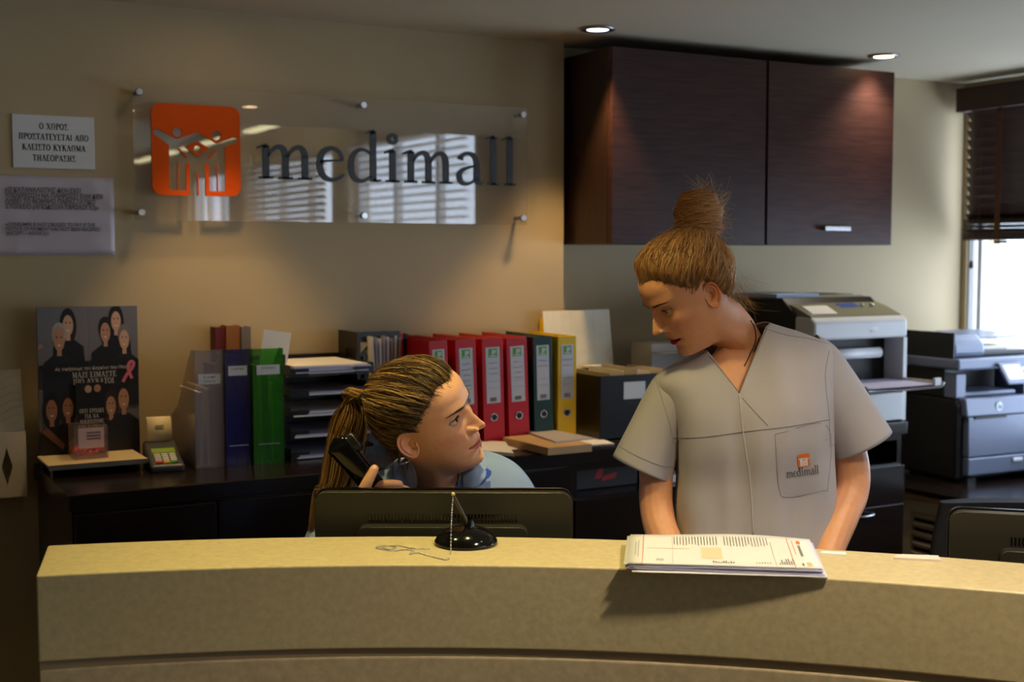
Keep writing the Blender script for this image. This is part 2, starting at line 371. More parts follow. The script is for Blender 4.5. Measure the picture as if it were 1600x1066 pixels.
def letter_mb(ch, h, t):
    mb = MB()
    for st in LET[ch][1]:
        n = len(st); L = []; Rr = []
        for i in range(n):
            a = st[max(i-1, 0)]; b = st[min(i+1, n-1)]; dx, dz = b[0]-a[0], b[1]-a[1]; l = math.hypot(dx, dz) or 1
            nx, nz = -dz/l, dx/l; w = st[i][2]/2
            L.append((st[i][0]+nx*w, st[i][1]+nz*w)); Rr.append((st[i][0]-nx*w, st[i][1]-nz*w))
        vs = [(p[0]*h, -t, p[1]*h) for p in L+Rr]+[(p[0]*h, 0, p[1]*h) for p in L+Rr]; N = 2*n
        fs = [(i, n+i, n+i+1, i+1) for i in range(n-1)]
        if t > 0:
            fs += [(i, i+1, N+i+1, N+i) for i in range(n-1)]+[(n+i, N+n+i, N+n+i+1, n+i+1) for i in range(n-1)]+[(0, N, N+n, n), (n-1, 2*n-1, N+2*n-1, N+n-1)]
        mb.add(vs, fs)
    return mb

# ================================================================== THE SETTING
YB, YA, XR, XL, YF = 3.66, 3.74, 4.20, -3.0, -11.0     # sign wall, alcove wall, window wall, left wall, far wall
ZC, ZM = 2.24, 2.80                                       # lowered ceiling over the desk, main ceiling
YS = 0.5                                                  # where the lowered ceiling begins
struct(box('floor', M_floor, None, XL-.1, XR+.2, YF-.1, YA+.2, -.1, 0))
struct(box('wall_back', M_wall, None, XL-.1, 2.225, YB, YA+.2, 0, ZC+.7))
struct(box('wall_alcove', M_wall, None, 2.225, XR+.2, YA, YA+.2, 0, ZC+.7))
struct(box('wall_left', M_wall, None, XL-.15, XL, YF-.1, YB, 0, ZM+.1))
struct(box('wall_front', M_wall, None, XL-.1, XR+.2, YF-.15, YF, 0, ZM+.1))
DL = [(-.17, 3.34), (1.02, 3.36), (2.17, 3.37), (3.34, 3.34), (.50, 2.14), (1.03, 1.85), (1.40, .88), (1.87, 1.31)]   # downlights in the lowered ceiling
mb = MB(); mb.box(XL-.1, XR+.2, YS, YA+.2, ZC, ZC+.12); mb.box(XL-.1, XR+.2, YS-.06, YS, ZC, ZM+.05)
struct(mb.build('ceiling', M_ceil))
struct(box('ceiling_main', M_ceil, None, XL-.1, XR+.2, YF-.1, YS-.06, ZM, ZM+.1))
WINS = [(1.2, 3.715, .80, 2.20), (-3.3, -.9, .95, 2.50), (-6.2, -3.7, .95, 2.50), (-8.6, -6.9, .95, 2.50)]
mb = MB(); ys = [YF]
for (a, b, z0, z1) in sorted(WINS):
    mb.box(XR, XR+.2, ys[-1], a, 0, ZM+.1); mb.box(XR, XR+.2, a, b, 0, z0); mb.box(XR, XR+.2, a, b, z1, ZM+.1); ys.append(b)
mb.box(XR, XR+.2, ys[-1], YA+.2, 0, ZM+.1)
struct(mb.build('wall_right', M_wall))
M_frame = mat('window_frame_white', (226, 229, 232), .4)
M_glass = clear_mat('window_glass', (250, 253, 255), 0.0, .0)
for i, (a, b, z0, z1) in enumerate(WINS):
    w = struct(bpy.data.objects.new('window_%d' % (i+1), None)); COL.objects.link(w); w.location = (XR+(.05 if i == 0 else .12), (a+b)/2, z0)
    hw = (b-a)/2; h = z1-z0; f = .05
    box('frame_jamb', M_frame, w, -.04, .04, -hw, -hw+f, 0, h, .004); box('frame_jamb', M_frame, w, -.04, .04, hw-(.008 if i == 0 else f), hw, 0, h, .003)
    if i == 0: box('mullion', M_frame, w, -.02, .02, hw-.052, hw-.030, f, h-f, .003)
    box('frame_rail', M_frame, w, -.04, .04, -hw+f, hw-f, 0, f, .004); box('frame_rail', M_frame, w, -.04, .04, -hw+f, hw-f, h-f, h, .004)
    nm = 1 if i == 0 else 2
    for k in range(1, nm+1):
        yy = -hw+2*hw*k/(nm+1); box('mullion', M_frame, w, -.03, .03, yy-.03, yy+.03, f, h-f, .004)
    ee = [-hw+f]+[-hw+2*hw*k/(nm+1) for k in range(1, nm+1)]+[hw-f]
    for k in range(nm+1): box('pane', M_glass, w, -.004, .004, ee[k]+(.03 if k else 0), ee[k+1]-(.03 if k < nm else 0), f, h-f)
    L = bpy.data.lights.new('sky_portal', 'AREA'); L.shape = 'RECTANGLE'; L.size = b-a; L.size_y = h; L.cycles.is_portal = True
    lo = bpy.data.objects.new('sky_portal', L); COL.objects.link(lo); lo.location = (XR+.25, (a+b)/2, z0+h/2); lo.rotation_euler = (0, PI/2, PI/2*0); lo.rotation_euler = (PI/2, 0, PI/2)
    lo.rotation_euler = Vector((-1, 0, 0)).to_track_quat('-Z', 'Y').to_euler()
struct(box('trim_1', mat('rail_dark', (34, 24, 18), .5), None, 1.15, 2.22, YB-.012, YB, 1.235, 1.247))

# ------------------------------------------------------------------ blinds
M_slat = mat('blind_wood', (52, 30, 24), .4, var=.2, vscale=10, stretch=(10, 1, 10))
M_slatl = mat('blind_slat_pale', (214, 205, 196), .5, var=.03)
M_tape = mat('blind_tape', (92, 54, 34), .8)
def blind(name, label, y0, y1, ztop, zbot, pitch, tilt, msl, mtape, val, cords=True, group=None, width=.05, stack=0):
    X = XR-.055; t = thing(name, label, 'blind', (X, (y0+y1)/2, zbot), 0, group); hw = (y1-y0)/2; H = ztop-zbot
    if val: box('valance', msl, t, -.05, -.035, -hw-.03, hw+.03, H-.075, H+.02, .003); box('valance_return', msl, t, -.035, .05, hw+.018, hw+.03, H-.075, H+.02)
    box('head_rail', msl, t, -.025, .025, -hw, hw, H-.045, H)
    box('bottom_rail', msl, t, -.027, .027, -hw, hw, 0, .018, .003)
    sl = MB().box(-width/2, width/2, -hw, hw, -.0014, .0014, Ry(tilt)).build('slat', msl, t); z = .018+stack*.0036+.004
    sl.location = (0, 0, z)
    for k in range(stack):
        s2 = sl.copy(); COL.objects.link(s2); s2.parent = t; s2.location = (random.uniform(-.003, .003), random.uniform(-.004, .004), .020+k*.0036); s2.rotation_euler = (0, -tilt+random.uniform(-.05, .05), 0)
    z += pitch
    while z < H-.055:
        s2 = sl.copy(); COL.objects.link(s2); s2.parent = t; s2.location = (0, random.uniform(-.002, .002), z); z += pitch
    for yy in ([hw-.17, -hw+.17, 0] if hw < 1.3 else [hw-.17, hw*.3, -hw*.3, -hw+.17]):
        if mtape: box('ladder_tape', mtape, t, -.0285, -.0275, yy-.013, yy+.013, .0, H-.03); box('tape_end', mtape, t, -.0285, .02, yy-.016, yy+.016, -.014, -.001, .004)
    if cords:
        c = MB(); c.tube([(-.04, hw-.06, H-.08), (-.041, hw-.062, .1), (-.04, hw-.06, -.08)], .0018, 6); c.tube([(-.045, hw-.10, H-.08), (-.046, hw-.098, .05), (-.045, hw-.10, .02)], .0018, 6)
        c.build('pull_cord', M_tape, t, smooth=True)
        MB().lathe([(.003, .03), (.006, .025), (.009, .008), (.008, 0), (.003, -.004)], 10, (-.04, hw-.06, -.11)).build('cord_tassel', M_slat, t, smooth=True)
    return t
blind('wooden_blind', 'dark brown wooden slat blind half lowered over the window beside the printers', 1.22, 3.665, 2.19, 1.60, .037, R(52), M_slat, M_tape, True, stack=18)
blind('slat_blind', 'pale slat blind on the window nearest the desk, mirrored in the acrylic sign', -3.28, -.92, 2.49, .98, .062, R(12), M_slatl, None, False, False, 'pale blinds mirrored in the sign')
blind('slat_blind', 'pale slat blind on the middle far window, mirrored in the acrylic sign', -6.18, -3.72, 2.49, .98, .062, R(52), M_slatl, None, False, False, 'pale blinds mirrored in the sign')

# ------------------------------------------------------------------ lamps that light the room
M_lamp = mat('downlight_glow', (255, 226, 170), .5, emit=(255, 224, 165), estr=18)
M_lampc = mat('downlight_glow_pale', (235, 240, 245), .5, emit=(235, 240, 255), estr=4)
def downlight(x, y, z, label, power, col, cone, blend, mlamp, aim=None):
    t = thing('recessed_downlight', label, 'downlight', (x, y, z), 0, 'recessed ceiling downlights')
    MB().lathe([(.034, 0), (.052, 0), (.055, -.003), (.053, -.006), (.040, -.0075), (.034, -.005)], 28, cap=False).build('trim_ring', M_steel, t, smooth=True)
    MB().lathe([(.001, -.0045), (.036, -.0045)], 28, cap=False).build('lens', mlamp, t)
    L = bpy.data.lights.new('downlight_lamp', 'SPOT'); L.energy = power; L.color = col; L.spot_size = R(cone); L.spot_blend = blend; L.shadow_soft_size = .04 if power < 60 else .08
    o = bpy.data.objects.new('downlight_lamp', L); COL.objects.link(o); o.parent = t; o.location = (0, 0, -.012)
    if aim: o.rotation_euler = Vector(aim).to_track_quat('-Z', 'Y').to_euler()
PW = dict(back=26, front=48)
downlight(*DL[0], ZC, 'recessed downlight at the wall end nearest the white leaflet rack', PW['back']*.25, WARM, 70, .6, M_lamp)
downlight(*DL[1], ZC, 'recessed downlight above the left end of the acrylic sign', PW['back']*1.0, WARM, 66, .55, M_lamp)
downlight(*DL[2], ZC, 'pale recessed downlight beside the upper left corner of the wall cabinet', PW['back']*1.3, WARM, 70, .55, M_lampc)
downlight(*DL[3], ZC, 'glowing warm recessed downlight over the right door of the wall cabinet', PW['back']*.8, WARM2, 110, .8, M_lamp)
downlight(*DL[4], ZC, 'recessed downlight over the left end of the reception counter', PW['front']*.5, YELLOW, 80, .6, M_lamp)
downlight(*DL[5], ZC, 'recessed downlight over the black pen stand on the counter', PW['front']*.75, YELLOW, 84, .6, M_lamp)
downlight(*DL[6], ZC, 'recessed downlight over the forms on the counter', PW['front']*1.8, WARM2, 120, .6, M_lamp)
downlight(*DL[7], ZC, 'recessed downlight over the far right bend of the counter', PW['front']*.5, WARM2, 90, .6, M_lamp)
M_copper = mat('copper_shade', (150, 96, 58), .3, .9)
M_bulb = mat('bulb_glow', (255, 236, 205), .5, emit=(255, 230, 190), estr=6)
for (x, y, z, lb) in ((2.89, -1.4, 2.44, 'domed copper pendant lamp mirrored in the sign beside the orange emblem'), (3.66, -.38, 2.36, 'domed copper pendant lamp mirrored in the sign near the last letters'), (2.65, -1.95, 2.56, 'domed copper pendant lamp mirrored in the sign above the orange emblem')):
    t = thing('pendant_lamp', lb, 'pendant lamp', (x, y, z), 0, 'copper pendant lamps of the waiting area')
    MB().lathe([(.12, 0), (.118, .02), (.10, .07), (.07, .105), (.03, .125), (.018, .15), (.012, .16)], 24, cap=False).build('lamp_shade', M_copper, t, smooth=True, solid=.003)
    MB().tube([(0, 0, .155), (0, 0, ZM-z)], .004, 8).build('cable', M_black, t)
    MB().sphere((0, 0, .03), .032).build('bulb', M_bulb, t, smooth=True)
M_tube = mat('tube_glow', (255, 246, 200), .5, emit=(255, 244, 190), estr=5)
for y0, y1, lb in ((-5.2, -3.3, 'ceiling strip light nearest the desk, mirrored in the acrylic sign'), (-7.6, -5.6, 'middle ceiling strip light mirrored in the acrylic sign'), (-10, -8, 'farthest ceiling strip light mirrored in the acrylic sign')):
    t = thing('strip_light', lb, 'strip light', (3.9, (y0+y1)/2, ZM), 0, 'ceiling strip lights')
    box('housing', M_whitep, t, -.06, .06, -(y1-y0)/2, (y1-y0)/2, -.05, 0); box('diffuser', M_tube, t, -.05, .05, -(y1-y0)/2+.01, (y1-y0)/2-.01, -.075, -.0502)

# ================================================================== RECEPTION COUNTER
FR = [(-.739, 1.957), (-.283, 2.024), (.165, 2.004), (.477, 1.946), (.744, 1.859)]
BK = [(-.795, 2.165), (-.55, 2.203), (-.312, 2.232), (.199, 2.208), (.533, 2.132), (.816, 2.041)]
cf = np.polyfit([p[0] for p in FR], [p[1] for p in FR], 2); cb = np.polyfit([p[0] for p in BK], [p[1] for p in BK], 2)
CT = 1.05
def cfr(u, off=0.):      # u in 0..1 left end -> right end; front edge
    r = -.739+u*2.0; return r, float(np.polyval(cf, r))+off
def cbk(u, off=0.):
    r = -.795+u*2.15; return r, float(np.polyval(cb, r))+off
def ribbon(mb, fa, fb, z0, z1, n=60):
    A = [fa(i/n) for i in range(n+1)]; B = [fb(i/n) for i in range(n+1)]
    A = [rd(*p) for p in A]; B = [rd(*p) for p in B]; m = n+1
    vs = [(p[0], p[1], z0) for p in A]+[(p[0], p[1], z0) for p in B]+[(p[0], p[1], z1) for p in A]+[(p[0], p[1], z1) for p in B]
    fs = []
    for i in range(n):
        fs += [(i, i+1, 2*m+i+1, 2*m+i), (m+i+1, m+i, 3*m+i, 3*m+i+1), (2*m+i, 2*m+i+1, 3*m+i+1, 3*m+i), (i+1, i, m+i, m+i+1)]
    fs += [(0, 2*m, 3*m, m), (n, m+n, 3*m+n, 2*m+n)]
    mb.add(vs, fs)
ct = thing('reception_counter', 'long curved cream stone reception counter across the foreground', 'counter')
mb = MB(); ribbon(mb, lambda u: cfr(u), lambda u: cbk(u), CT-.138, CT); mb.build('top_slab', M_stone, ct, bevel=.0035, seg=3)
mb = MB(); ribbon(mb, lambda u: cfr(u, .006), lambda u: cbk(u, -.02), CT-.152, CT-.138); mb.build('shadow_groove', M_groove, ct)
mb = MB(); ribbon(mb, lambda u: cfr(u, .002), lambda u: cfr(u, .09), 0.0, CT-.152); mb.build('front_panel', M_stonef, ct, bevel=.003)
mb = MB(); ribbon(mb, lambda u: cfr(u, .091), lambda u: cbk(u, .27), .705, .74); mb.build('work_surface', M_dark, ct, bevel=.002)

# ================================================================== SIDEBOARD along the back wall
SX0, SX1, SYF, SZ = .535, 3.275, 3.13, .977
tag(box('sideboard_worktop', M_dark, None, SX0, SX1, SYF, YB-.002, SZ-.042, SZ, .003), 'glossy dark wood worktop running along the back wall under the binders', 'worktop')
units = [(SX0+.01, 1.24), (1.243, 1.94), (1.943, 2.60), (2.603, SX1-.008)]
unl = ['closed dark wood base cabinet below the poster and card terminal', 'closed dark wood base cabinet behind the seated person', 'dark wood base cabinet with open niche below the binders', 'dark wood base cabinet with open niche and drawer below the white printer']
for i, (a, b) in enumerate(units):
    t = thing('base_cabinet', unl[i], 'cabinet', ((a+b)/2, (SYF+YB)/2, 0), 0, 'dark base cabinets'); hw = (b-a)/2; y0 = SYF+.02-(SYF+YB)/2; y1 = (YB-SYF)/2-.004; zt = SZ-.044
    bd = MB(); bd.box(-hw, -hw+.02, y0, y1, .08, zt); bd.box(hw-.02, hw, y0, y1, .08, zt); bd.box(-hw+.02, hw-.02, y1-.015, y1, .08, zt); bd.box(-hw+.02, hw-.02, y0+.01, y1-.015, .08, .1); bd.box(-hw+.02, hw-.02, y0, y1-.015, zt-.02, zt)
    bd.box(-hw, hw, y0+.05, y0+.065, 0, .08)
    if i >= 2: bd.box(-hw+.02, hw-.02, y0, y1-.015, .815, .835)
    bd.build('carcass', M_dark, t)
    ztop = .83 if i >= 2 else zt-.006
    if i < 2:
        for k in (0, 1):
            d = box('door', M_dark, t, -hw+.003+k*hw, -hw+.003+(k+1)*hw-.006, y0-.02, y0-.001, .085, ztop, .0015)
            MB().tube([(0+(-.05 if k == 0 else .05), y0-.02, .72), (0+(-.05 if k == 0 else .05), y0-.045, .72), (0+(-.05 if k == 0 else .05), y0-.045, .60), (0+(-.05 if k == 0 else .05), y0-.02, .60)], .005, 8).build('handle', M_steel, d)
    else:
        for z0, z1 in ((.70, ztop), (.40, .697), (.085, .397)):
            d = box('drawer', M_dark, t, -hw+.003, hw-.003, y0-.02, y0-.001, z0, z1, .0015)
            zz = z1-.022
            if z0 < .69: MB().tube(bez((-.02+hw*.30, y0-.02, zz), (-.02+hw*.30, y0-.06, zz), (.08+hw*.30, y0-.06, zz), (.08+hw*.30, y0-.02, zz), 10), [(.004, .008)]*11, 8).build('handle', M_steel, d, smooth=True)
# a carton and papers in the niche below the binders
t = thing('carton', 'dark carton with red print in the open niche of the base cabinet', 'box', (2.10, 3.36, .8355))
box('body', mat('carton_dark', (44, 38, 38), .5), t, -.14, .14, -.12, .12, 0, .075, .003)
mb = MB(); mb.cc = (190, 30, 30); mb.poly([(-.02, .03), (.0, .065), (.015, .06), (.005, .03)], 0, lambda p: p+Vector((0, -.1205, 0))); mb.poly([(.01, .02), (.06, .03), (.06, .045), (.01, .035)], 0, lambda p: p+Vector((0, -.1205, 0))); mb.build('red_print', M_print, t)
tag(MB().box(-.06, .06, -.04, .04, 0, .025).build('paper_pad', M_white, None, bevel=.002, loc=(2.35, 3.25, .8355)), 'small white paper pad in the niche beside the dark carton', 'notepad')

# ================================================================== WALL CABINET
CX0, CX1, CYF, CZ0, CZ1 = 2.25, 3.466, 3.41, 1.577, 2.198
t = thing('wall_cabinet', 'dark wenge wall cabinet with two doors above the printers', 'cabinet', ((CX0+CX1)/2, YA, CZ0)); hw = (CX1-CX0)/2; dp = YA-CYF; h = CZ1-CZ0
mb = MB(); mb.box(-hw, -hw+.02, -dp+.024, -.004, 0, h); mb.box(hw-.02, hw, -dp+.024, -.004, 0, h); mb.box(-hw+.02, hw-.02, -dp+.024, -.004, 0, .02); mb.box(-hw+.02, hw-.02, -dp+.024, -.004, h-.02, h); mb.box(-hw+.02, hw-.02, -.016, -.004, .02, h-.02)
mb.build('carcass', M_wengeV, t, bevel=.001)
for k, (a, b) in enumerate(((-hw+.001, 2.874-(CX0+CX1)/2), (2.884-(CX0+CX1)/2, hw-.001))):
    d = box('door', M_wenge, t, a, b, -dp, -dp+.022, .0, h, .0015)
    c = (a+b)/2+.01 if k else (a+b)/2+.035
    hb = MB(); hb.box(c-.06, c+.06, -dp-.026, -dp-.019, .05, .066); hb.box(c-.058, c-.045, -dp-.02, -dp, .051, .065); hb.box(c+.045, c+.058, -dp-.02, -dp, .051, .065)
    hb.build('handle', M_steel, d, bevel=.002)

# ================================================================== ACRYLIC SIGN
sp = [atY(207, 126, YB-.045), atY(824, 173, YB-.045), atY(209, 345, YB-.045), atY(822, 351, YB-.045)]
AX0, AX1 = float(sp[0][0]+sp[2][0])/2, float(sp[1][0]+sp[3][0])/2; AZ1, AZ0 = float(sp[0][2]+sp[1][2])/2, float(sp[2][2]+sp[3][2])/2
t = thing('acrylic_sign', 'clear acrylic wall sign with orange emblem and dark serif lettering', 'sign', (AX0, YB, AZ0)); aw, ah = AX1-AX0, AZ1-AZ0
box('acrylic_panel', M_acryl, t, 0, aw, -.048, -.042, 0, ah, .001)
for x in (.018, aw*.545, aw-.018):
    for z in (.022, ah-.022):
        so = MB().lathe([(.006, 0), (.006, -.0415)], 14, (x, 0, z), 'y').build('standoff', M_steeld, t, smooth=False)
        MB().lathe([(.011, -.0485), (.011, -.055), (.009, -.058)], 16, (x, 0, z), 'y').build('standoff_cap', M_steel, so)
YS_ = YB-.0492
e0 = atY(238, 305, YS_); e1 = atY(374, 165, YS_)
emblem_curve('emblem', e1[0]-e0[0], (atY(306, 164, YS_)[2]-atY(306, 306, YS_)[2]), .004, M_orange, t, Matrix.Translation((float(e0[0])-AX0, -.0512, float(atY(306, 306, YS_)[2])-AZ0)))
lx0 = float(atY(399, 280, YS_)[0]); lx1 = float(atY(808, 290, YS_)[0]); bz = (float(atY(440, 279, YS_)[2])+float(atY(790, 291, YS_)[2]))/2
tw = sum(LET[c][0] for c in 'medimall'); lh = (lx1-lx0)/tw*1.0; xh = float(atY(430, 226, YS_)[2])-float(atY(430, 279, YS_)[2])
x = lx0
for c in 'medimall':
    o = letter_mb(c, 1, .004/xh if 0 else .004).build('letter', M_letter, t)
    for v in o.data.vertices: v.co.x *= lh; v.co.z *= xh
    o.location = (x-AX0, -.0484, bz-AZ0); x += LET[c][0]*lh

# ------------------------------------------------------------------ notices on the wall
p = [atY(18, 179, YB), atY(146, 183, YB), atY(20, 262, YB), atY(148, 265, YB)]
x0, x1 = float(p[0][0]+p[2][0])/2, float(p[1][0]+p[3][0])/2; z1, z0 = float(p[0][2]+p[1][2])/2, float(p[2][2]+p[3][2])/2
t = thing('notice_plate', 'small white plate with four lines of black Greek capitals on the wall', 'sign', ((x0+x1)/2, YB, z0)); w, h = (x1-x0)/2, z1-z0
box('plate', M_whitep, t, -w, w, -.006, 0, 0, h, .001)
mb = MB()
for k, s in enumerate(('O XWPOS', 'QPOSTATEYETAI AQO', 'KLEISTO KYKLWMA', 'THLEOPASHS')):
    serif_text(mb, s, 0, h*(.735-.2*k), h*.115, -.0066, kt=.19, nt=.09, sx=.84)
mb.build('lettering', M_ink, t)
p = [atY(-12, 275, YB), atY(177, 278, YB), atY(178, 398, YB)]
x0, x1, z1, z0 = float(p[0][0]), float(p[1][0]), float(p[1][2]), float(p[2][2])
t = thing('paper_notice', 'wrinkled paper notice in a plastic sleeve below the small white plate', 'notice', ((x0+x1)/2, YB, z0)); w, h = (x1-x0)/2, z1-z0
M_sleeve = mat('sleeved_paper', (196, 188, 200), .28, var=.06, vscale=5, bump=.9, bscale=9, spec=.6)
G = [[(-w+2*w*i/24, -.003-.0035*max(0, pnoise(Vector((i*.22, j*.3, 1.7))))-.002*math.sin(i*.35+j*.5)**2*.5, h*j/16) for i in range(25)] for j in range(17)]
MB().grid(G).build('sheet', M_sleeve, t, smooth=True, solid=.0006)
mb = MB(); tx = -w*.72; ts = h*.125
put_text(mb, '«Ο ΚΑΤΑΝΑΛΩΤΗΣ ΔΕΝ ΕΧΕΙ\nΥΠΟΧΡΕΩΣΗ ΝΑ ΠΛΗΡΩΣΕΙ ΕΑΝ ΔΕΝ\nΛΑΒΕΙ ΤΟ ΝΟΜΙΜΟ ΠΑΡΑΣΤΑΤΙΚΟ\nΣΤΟΙΧΕΙΟ (ΑΠΟΔΕΙΞΗ-ΤΙΜΟΛΟΓΙΟ)»', -w*.82, h*.79, h*.083, -.0085, .0004, .15, space=.85, sx=.80)
put_text(mb, '«CONSUMER IS NOT OBLIGED TO PAY IF THE\nNOTICE OF PAYMENT HAS NOT BEEN RECEIVED\n(RECEIPT – INVOICE)»', -w*.82, h*.36, h*.066, -.0085, .0002, .15, space=.85, sx=.80)
mb.build('lettering', M_inkg, t)

# ------------------------------------------------------------------ tiered leaflet rack at the left edge
t = thing('leaflet_rack', 'white tiered leaflet rack with scalloped pockets at the left edge', 'leaflet rack', (float(atY(0, 600, 3.6)[0]), 3.60, 0))
Mrk = mat('rack_card', (214, 204, 184), .7, var=.04)
zz1 = float(atY(20, 580, 3.6)[2]); zz0 = float(atY(20, 775, 3.6)[2]); zm = float(atY(20, 675, 3.59)[2]); xw = float(atY(37, 600, 3.6)[0]-t.location.x)
for k in range(8):
    ztop = zz1-(zz1-zm)*k/8; n = 12
    pts = [(-.30, zm-.02), (xw, zm-.02), (xw, ztop)]+[(-.01+.035*math.cos(a), ztop-.014*math.sin(a)) for a in np.linspace(0, PI, n)]+[(-.12, ztop)]+[(-.16+.035*math.cos(a), ztop-.014*math.sin(a)) for a in np.linspace(0, PI, n)]+[(-.30, ztop)]
    MB().poly(pts, .003, lambda p, k=k: p+Vector((0, .05-.006*k, 0))).build('tier', Mrk, t)
fr = MB(); yf = -.012; zd = (zm+zz0)/2-.005
def dia(cx): return [(cx, zd+.05), (cx+.014, zd), (cx, zd-.05), (cx-.014, zd)]
# front pocket in four pieces around the diamond cut-out
cx = .010
fr.poly([(-.30, zz0), (cx, zz0), (cx, zd-.05), (cx-.014, zd), (cx, zd+.05), (cx, zm), (-.30, zm)], .004, lambda p: p+Vector((0, yf, 0)))
fr.poly([(cx, zz0), (xw, zz0), (xw, zm), (cx, zm), (cx, zd+.05), (cx+.014, zd), (cx, zd-.05)], .004, lambda p: p+Vector((0, yf, 0)))
fr.box(xw-.004, xw, yf, .058, zz0, zm); fr.box(-.30, xw, yf, .058, zz0-.003, zz0); fr.box(-.30, xw, .054, .058, zz0, zz1)
fr.build('front_pocket', Mrk, t)

# ------------------------------------------------------------------ health campaign poster stand on the worktop
PB = 3.57; px0 = Xat(57, PB, 480); px1 = Xat(214, PB, 480); pzt = float(atY(60, 481, PB)[2]); bw = px1-px0
t = thing('poster_stand', 'dark photo poster with pink ribbon on a counter display with cream ledge', 'poster', (px0, PB, SZ))
box('poster_board', mat('poster_board', (40, 38, 44), .5), t, 0, bw, 0, .008, 0, pzt-SZ)
mb = MB(); ph = pzt-SZ; yo = [-.0004]
def sh(pts, c):
    mb.cc = c; yo[0] -= .00006; y = yo[0]
    mb.poly([(min(max(p[0], 0), 1)*bw, min(max(p[1], .02), 1)*ph) for p in pts], 0, lambda p: Vector((p.x, y, p.z)))
def el(cx, cy, rx, ry, c, a0=0, a1=360): sh([(cx+rx*math.cos(R(a)), cy+ry*math.sin(R(a))) for a in np.linspace(a0, a1, 18)[:-1]], c)
# layout in board units measured from the picture: x 0..1, y 0..1 (bottom..top)
sh([(0, .60), (.5, .60), (.5, 1), (0, 1)], (118, 116, 124)); sh([(.502, .60), (1, .60), (1, 1), (.502, 1)], (112, 112, 122)); sh([(0, .50), (1, .50), (1, .60), (0, .60)], (52, 49, 56)); sh([(0, .09), (1, .09), (1, .49), (0, .49)], (104, 102, 110))
def person_print(cx, cy, s, hair, skin, cloth, long=False, sw=1.0, bald=False):
    sh([(cx-.16*s*sw, cy-.30*s), (cx-.15*s*sw, cy-.14*s), (cx-.05*s, cy-.09*s), (cx+.05*s, cy-.09*s), (cx+.15*s*sw, cy-.14*s), (cx+.17*s*sw, cy-.30*s), (cx+.17*s*sw, cy-.45*s), (cx-.16*s*sw, cy-.45*s)], cloth)
    if long: el(cx, cy-.01*s, .085*s, .115*s, hair)
    el(cx, cy+.03*s, .07*s, .072*s, hair); el(cx, cy-.005*s, .052*s, .066*s, skin)
    sh([(cx-.02*s, cy-.05*s), (cx+.02*s, cy-.05*s), (cx+.022*s, cy-.1*s), (cx-.022*s, cy-.1*s)], skin)
    if bald: el(cx, cy+.045*s, .05*s, .03*s, skin)
    sh([(cx-.022*s, cy-.033*s), (cx, cy-.042*s), (cx+.022*s, cy-.033*s)], (235, 225, 215))
    for e in (-1, 1): el(cx+e*.021*s, cy+.012*s, .008*s, .005*s, (40, 28, 24))
sk1, sk2, sk3 = (186, 140, 116), (160, 112, 88), (206, 164, 140); blk = (20, 20, 28)
person_print(.30, .89, 1.0, (26, 20, 20), sk3, blk, True); person_print(.21, .80, 1.05, (170, 166, 162), sk1, (28, 30, 44), bald=True)
person_print(.78, .91, .95, (18, 16, 18), sk3, blk, True); person_print(.67, .84, .95, (26, 20, 20), sk1, blk); person_print(.86, .79, .95, (120, 116, 118), sk3, (30, 30, 36))
person_print(.12, .36, 1.05, (18, 15, 16), sk2, blk, True); person_print(.28, .37, 1.0, (30, 22, 20), sk2, (16, 16, 22), True)
person_print(.71, .37, .95, (50, 34, 28), sk1, blk, True); person_print(.84, .41, 1.05, (32, 26, 24), sk1, (22, 24, 34))
sh([(.02, .22), (.06, .26), (.24, .14), (.22, .105)], (120, 84, 70)); sh([(0, .60), (.5, .60), (.5, .66), (0, .64)], blk); sh([(.502, .60), (1, .60), (1, .66), (.502, .66)], blk)
sh([(0, .76), (.03, .78), (.05, .755), (0, .74)], sk1)
yo[0] -= .0003
mb.cc = (226, 120, 150)
rib = [(.835, .515), (.875, .56), (.93, .60), (.95, .63), (.93, .645), (.90, .63), (.895, .59), (.93, .535)]
mb.tube([(a*bw, yo[0], b*ph) for a, b in catmull(rib, 5)], [(.0001, .0042)]*36, 4, flat=(0, 1, 0))
mb.cc = (232, 230, 226)
serif_text(mb, 'MAZI EIMASTE', .55*bw, .555*ph, .033*ph*1.05, yo[0], kt=.14, nt=.06, sx=.88); serif_text(mb, 'QIO DYNATOI.', .55*bw, .512*ph, .033*ph*1.05, yo[0], kt=.14, nt=.06, sx=.88)
put_text(mb, 'Ας νικήσουμε τον Καρκίνο του Μαστού', .16*bw, .603*ph, .0125, yo[0], sx=.9)
mb.build('poster_print', M_print, t)
Mled = mat('ledge_cream', (226, 206, 160), .35, var=.04)
lx0, lx1 = Xat(76, 3.385, 722)-px0, Xat(232, 3.385, 713)-px0
box('ledge', Mled, t, lx0, lx1, -.185, 0, .026, .032, .001); box('ledge_edge', mat('ledge_edge_metal', (150, 144, 135), .3, .8), t, lx0, lx1, -.1865, -.185, .02, .033)
for x in (lx0+.006, lx1-.012): box('ledge_foot', M_steeld, t, x, x+.004, -.18, -.17, 0, .026); box('ledge_foot', M_steeld, t, x, x+.004, -.02, -.01, 0, .026)
